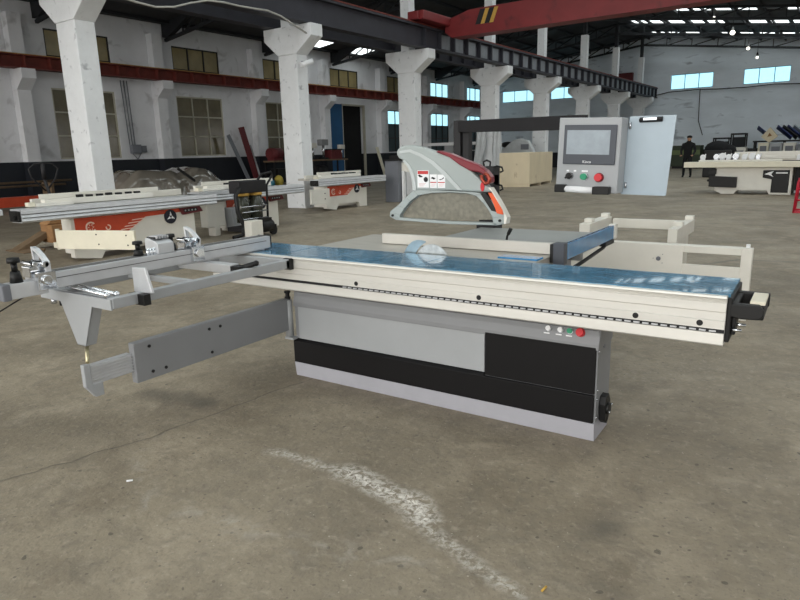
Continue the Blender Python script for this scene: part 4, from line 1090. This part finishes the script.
# dust sheet hung round column
mb = MB(); pts_o = []
t = thing('dust_sheet', 'translucent plastic dust sheet draped from the girder round the fourth column', 'plastic sheet', (-12.9,25.2), 'B')
for k, (x0, x1, w_) in enumerate(((-13.55,-13.05,.5),(-12.75,-12.3,.4))):
    mb = MB(); n = 8; rows = 12; G_ = []
    for i in range(rows+1):
        z = 2.6 - 2.5*i/rows; r0 = []
        for j in range(n+1):
            u = j/n; x = x0+(x1-x0)*u + (.0 if k else -.35*max(0,(i/rows-.35))**1.0*1.2) + .03*math.sin(i+j*2)
            r0.append((x, 25.15+.06*math.sin(j*1.9+i*.4), z))
        G_.append([mb.bm.verts.new(p) for p in r0])
        G_[-1] += [mb.bm.verts.new((p[0], p[1]+.02, p[2])) for p in reversed(r0)]
    m_ = len(G_[0])
    for i in range(rows):
        for j in range(m_):
            f_ = mb.bm.faces.new((G_[i][j], G_[i][(j+1) % m_], G_[i+1][(j+1) % m_], G_[i+1][j])); f_.smooth = True
    mb.bm.faces.new(G_[0]); mb.bm.faces.new(G_[-1][::-1])
    mb.build('sheet_fold', M['curtain'], t)
mb = MB(); mb.box(-12.9,-11.9,22.8,23.9,.02,.22); mb.sphere((-12.6,23.3,.35), .4, 10, (1.3,1,.6)); mb.sphere((-12.2,23.5,.3), .3, 10, (1,1,.8))
tag(mb.build('film_heap', M['curtain'], frame='B', org=(-12.4,23.3,0)), 'heap of crumpled film on the floor at the foot of the dust sheet', 'film heap')

# ================================================================== far right background
# shelving frames and stacked machine parts along the far wall
for k, (x0, x1, y, h, lab) in enumerate(((-7.75,-6.75,47.6,1.95,'dark wire crate on the far stack, left of two dark crates'),(-6.7,-5.8,47.6,2.2,'taller dark wire crate right beside the first one'))):
    t = thing('wire_crate', lab, 'crate', (x0,y), 'B', group='wire crates at the far wall')
    mb = MB()
    for xx in (x0, x1-.08):
        for yy_ in (y, y+.8): mb.box(xx,xx+.08,yy_,yy_+.08,0,h)
    for z in (1.15, h-.1): mb.box(x0,x1,y,y+.08,z,z+.1); mb.box(x0,x1,y+.8,y+.88,z,z+.1)
    mb.build('frame', M['blacks'], t)
    mb = MB(); mb.box(x0+.1,x1-.1,y+.2,y+.7,1.2,h-.25); mb.build('load', M['truss'], t)
bgp = [(-7.3,-6.5,46.5,.0,1.2,'grey2','pale grey machine box in front of the dark crates'),(-6.45,-5.6,46.4,.0,1.3,'white','white machine box right of the pale grey one'),(-5.5,-5.0,46.8,.0,1.2,'black','low black machine between the white boxes'),
 (-4.95,-4.35,46.5,0,1.55,'cream','beige machine box, left one under the leaning panels'),(-4.3,-3.6,46.3,0,1.5,'grey2','pale blue-grey box, middle one under the leaning panels'),(-3.55,-2.9,46.2,0,1.52,'white','white box, right one under the leaning panels'),(-2.85,-1.6,45.8,0,1.4,'greyd','dark grey-green machine at the right picture edge before the far wall')]
for x0, x1, y, z0, z1, m_, lab in bgp:
    t = thing('machine_box', lab, 'machine', (x0,y), 'B', group='machine boxes along the far wall')
    mb = MB(); mb.box(x0,x1,y,y+1.0,z0+.1,z1); mb.build('body', M[m_], t, bevel=.03)
    mb = MB(); mb.box(x0+.12,x1-.12,y-.03,y,z0+.55,z1-.2); mb.build('front_panel', M['greyd'] if m_ != 'greyd' else M['grey'], t)
    mb = MB(); mb.box(x0+.05,x1-.05,y+.1,y+.9,0,.1); mb.build('base', M['black'], t)
for k, (x, m_) in enumerate(((-4.95,'bluep'),(-3.85,'bluep'),(-3.55,'black'),(-3.3,'bluep'),(-2.95,'sheet'),(-2.6,'sheet'))):
    lab = ['blue panel leaning left of the plywood piece on the far machines','first dark blue panel of the slanting stack at the far wall','black panel in the middle of the slanting stack','second dark blue panel, after the black one in the stack','pale panel right of the dark slanting ones','last pale panel at the right end of the slanting stack'][k]
    mb = MB(); mb.bar((x-.3,48.3,2.52),(x+.55,48.3,1.80), .9, .06, (0,.2,1))
    tag(mb.build('steel_board', M[m_], frame='B', org=(x,47,1.6)), lab, 'board', 'boards leaning on the far machines')
t = thing('storage_bench', 'long dark storage bench carrying the slanting boards at the far wall', 'bench', (-3.6,48), 'B')
mb = MB(); mb.box(-5.4,-1.9,47.8,48.8,1.58,1.68); mb.build('bench_top', M['blacks'], t)
for x in (-5.35,-3.7,-2.0):
    mb = MB(); mb.box(x,x+.1,47.85,48.75,0,1.58); mb.build('leg', M['blacks'], t)
t = thing('plywood_box', 'tilted plywood box on top of the far machines', 'box', (-4.45,46.9,1.6), 'B')
mb = MB(); mb.prism([(-4.85,1.92),(-4.4,2.47),(-3.95,1.92),(-4.4,1.55)], 'y', 46.7, 47.2); mb.build('plywood_body', M['wood'], t)
mb = MB(); mb.prism([(-4.5,1.9),(-4.4,2.15),(-4.25,1.95)], 'y', 46.66, 46.7); mb.build('opening', M['woodd'], t)
# green dark machine behind the person
t = thing('green_machine', 'low dark green machine on the far floor left of the standing person', 'machine', (-9.0,46.5), 'B')
mb = MB(); mb.box(-10.0,-8.2,46.0,47.2,.15,1.5); mb.build('body', mat('olive_green_paint',(50,60,44),.6), t, bevel=.03)
mb = MB(); mb.box(-10.0,-8.2,45.95,46.0,.9,1.2); mb.build('band', mat('light_green_paint',(96,110,70),.6), t)
mb = MB(); mb.box(-9.9,-8.3,46.1,47.1,0,.15); mb.build('skid', M['black'], t)
t = thing('black_machine', 'dark covered machine beside the person behind the white saw', 'machine', (-5.3,33.5,0), 'B')
mb = MB(); mb.box(-5.75,-4.6,33.2,34.2,0,1.25); mb.build('base', M['black'], t, bevel=.05)
mb = MB(); mb.sphere((-5.25,33.7,1.3), .55, 14, (1.05,.8,.7)); mb.sphere((-4.85,33.7,1.2), .42, 12, (1,.8,.8)); mb.build('cover', M['cloth'], t)

# red box and wires on the far wall / girder end
mb = MB(); mb.box(-16.9,-14.1,50.6,50.98,5.7,6.9); t = tag(mb.build('red_board', M['maroon'], frame='B', org=(-15.5,50.8,5.7)), 'large dark red panel on the far wall behind the columns', 'board')
mb = MB(); pts = [(-13.2,50.9,5.0),(-11.5,50.9,5.32),(-9.5,50.9,5.36),(-8.2,50.9,5.30),(-6.5,50.9,5.28),(-4.8,50.9,5.36),(-2,50.9,5.2)]
mb.tube(pts, .035, 5); mb.tube([(-9.4,50.9,5.4),(-9.35,50.9,3.2),(-9.0,50.9,2.2)], .03, 5)
tag(mb.build('wall_cable', M['dcable'], frame='B', org=(-9,50.9,5)), 'dark cable running along the far wall under its windows', 'cable')

# ================================================================== PERSON
P = thing('person', 'person in dark work clothes and cap bending beside the white saw', 'person', (-6.4,33.0,0), 'B', 0); P.scale = (1.06,)*3
def skinmesh(name, verts, edges, radii, root, m_, parent):
    me = bpy.data.meshes.new(name); me.from_pydata(verts, edges, []); me.materials.append(m_)
    o = bpy.data.objects.new(name, me); COL.objects.link(o); o.parent = parent
    sk = o.modifiers.new('skin', 'SKIN')
    lay = me.skin_vertices[0].data if me.skin_vertices else None
    if lay is None:
        bm_ = bmesh.new(); bm_.from_mesh(me); bm_.verts.layers.skin.verify(); bm_.to_mesh(me); bm_.free(); lay = me.skin_vertices[0].data
    for i, r in enumerate(radii): lay[i].radius = r if isinstance(r, tuple) else (r, r)
    for i in range(len(verts)): lay[i].use_root = (i == root)
    s_ = o.modifiers.new('sub', 'SUBSURF'); s_.levels = 2; s_.render_levels = 2
    sk.use_smooth_shade = True
    ORG[o.name] = (0,0,0)
    return o
V = [(0,0,.98),(0,-.02,1.20),(.02,-.05,1.44),(.03,-.09,1.56),(.04,-.12,1.72),   # pelvis, waist, chest, neck, head
     (-.20,-.05,1.46),(-.27,-.12,1.18),(-.20,-.34,1.02),(-.19,-.42,1.0),        # left arm
     (.23,-.05,1.46),(.31,-.10,1.18),(.28,-.32,1.02),(.27,-.40,1.0),            # right arm
     (-.10,0,.90),(-.13,-.03,.50),(-.14,.03,.09),(-.15,-.12,.05),
     (.10,0,.90),(.14,-.02,.50),(.16,.06,.09),(.16,-.09,.05)]
Ed = [(0,1),(1,2),(2,3),(3,4),(2,5),(5,6),(6,7),(7,8),(2,9),(9,10),(10,11),(11,12),(0,13),(13,14),(14,15),(15,16),(0,17),(17,18),(18,19),(19,20)]
Rr = [(.17,.13),(.15,.12),(.18,.13),(.06,.06),(.10,.115),.075,.055,.042,.04,.075,.055,.042,.04,.10,.075,.05,.045,.10,.075,.05,.045]
bd = skinmesh('body', V, Ed, Rr, 0, M['cloth'], P)
mb = MB(); mb.sphere((.04,-.155,1.70), .088, 14, (.85,.9,1.15)); mb.prism([(.03,1.70),(.05,1.70),(.045,1.73)], 'y', -.26, -.22)
for sx in (-1, 1): mb.sphere((.04+sx*.083,-.14,1.70), .022, 8, (.5,1,1.2))
mb.build('face', M['skin'], P)
mb = MB(); mb.sphere((.04,-.12,1.775), .115, 14, (1,1.08,.62)); mb.disc((.04,-.21,1.765),(0,.1,1),.085,.014,14); mb.build('cap', M['cloth'], P)
for sx, c in ((-1,(-.19,-.46,.99)),(1,(.27,-.44,.99))):
    mb = MB(); mb.sphere(c, .04, 8, (.8,1.1,.5))
    for q in range(4): mb.tube([(c[0]-.027+.018*q, c[1]-.03, c[2]),(c[0]-.03+.02*q, c[1]-.085, c[2]-.01),(c[0]-.03+.02*q, c[1]-.10, c[2]-.035)], .008, 6)
    mb.tube([(c[0]-sx*.03, c[1], c[2]),(c[0]-sx*.055, c[1]-.045, c[2]-.01)], .010, 6)
    mb.build('hand', M['skin'], P)

# ================================================================== small litter on the floor
mb = MB(); mb.tube([(-.66,1.84,.006),(-.655,1.87,.006)], .004, 8); tag(mb.build('cigarette_end', mat('yellow_filter',(210,170,80),.7), org=(-.66,1.85,0)), 'tiny yellowish cigarette end on the concrete near the bottom edge', 'litter')
mb = MB(); mb.tube([(-2.62,1.55,.006),(-2.60,1.57,.006)], .005, 6); tag(mb.build('paper_scrap', M['wmark'], org=(-2.61,1.56,0)), 'tiny white scrap on the concrete at the lower left', 'litter')

# ================================================================== LIGHT, CAMERA
w = bpy.data.worlds.new('World'); C.world = w; w.use_nodes = True
bg = w.node_tree.nodes['Background']; bg.inputs[0].default_value = (1,.985,.95,1); bg.inputs[1].default_value = 1.6
sk = bpy.data.lights.new('sun', 'SUN'); sk.energy = .6; sk.angle = math.radians(24); sk.color = (1,.97,.92)
so = bpy.data.objects.new('sun', sk); COL.objects.link(so); so.rotation_euler = (math.radians(80), 0, math.radians(8))

cam = bpy.data.cameras.new('camera'); co = bpy.data.objects.new('camera', cam); COL.objects.link(co); C.camera = co
F_ = 630.0; cam.sensor_fit = 'HORIZONTAL'; cam.sensor_width = 36; cam.lens = 36*F_/800; cam.clip_end = 200
p_, r_, yw = math.radians(13.16), math.radians(-1.448), math.radians(33.55)
f = Vector((0, math.cos(p_), -math.sin(p_))); u = Vector((0, math.sin(p_), math.cos(p_))); x = Vector((1,0,0))
X_ = math.cos(r_)*x + math.sin(r_)*u; Y_ = -math.sin(r_)*x + math.cos(r_)*u
R_m = Matrix.Rotation(yw, 3, 'Z') @ Matrix((X_, Y_, -f)).transposed()
co.matrix_world = Matrix.Translation((0,0,1.5)) @ R_m.to_4x4()
C.view_settings.view_transform = 'Standard'; C.view_settings.look = 'None'; C.view_settings.gamma = 1; C.view_settings.use_curve_mapping = False
C.view_settings.exposure = 0.45
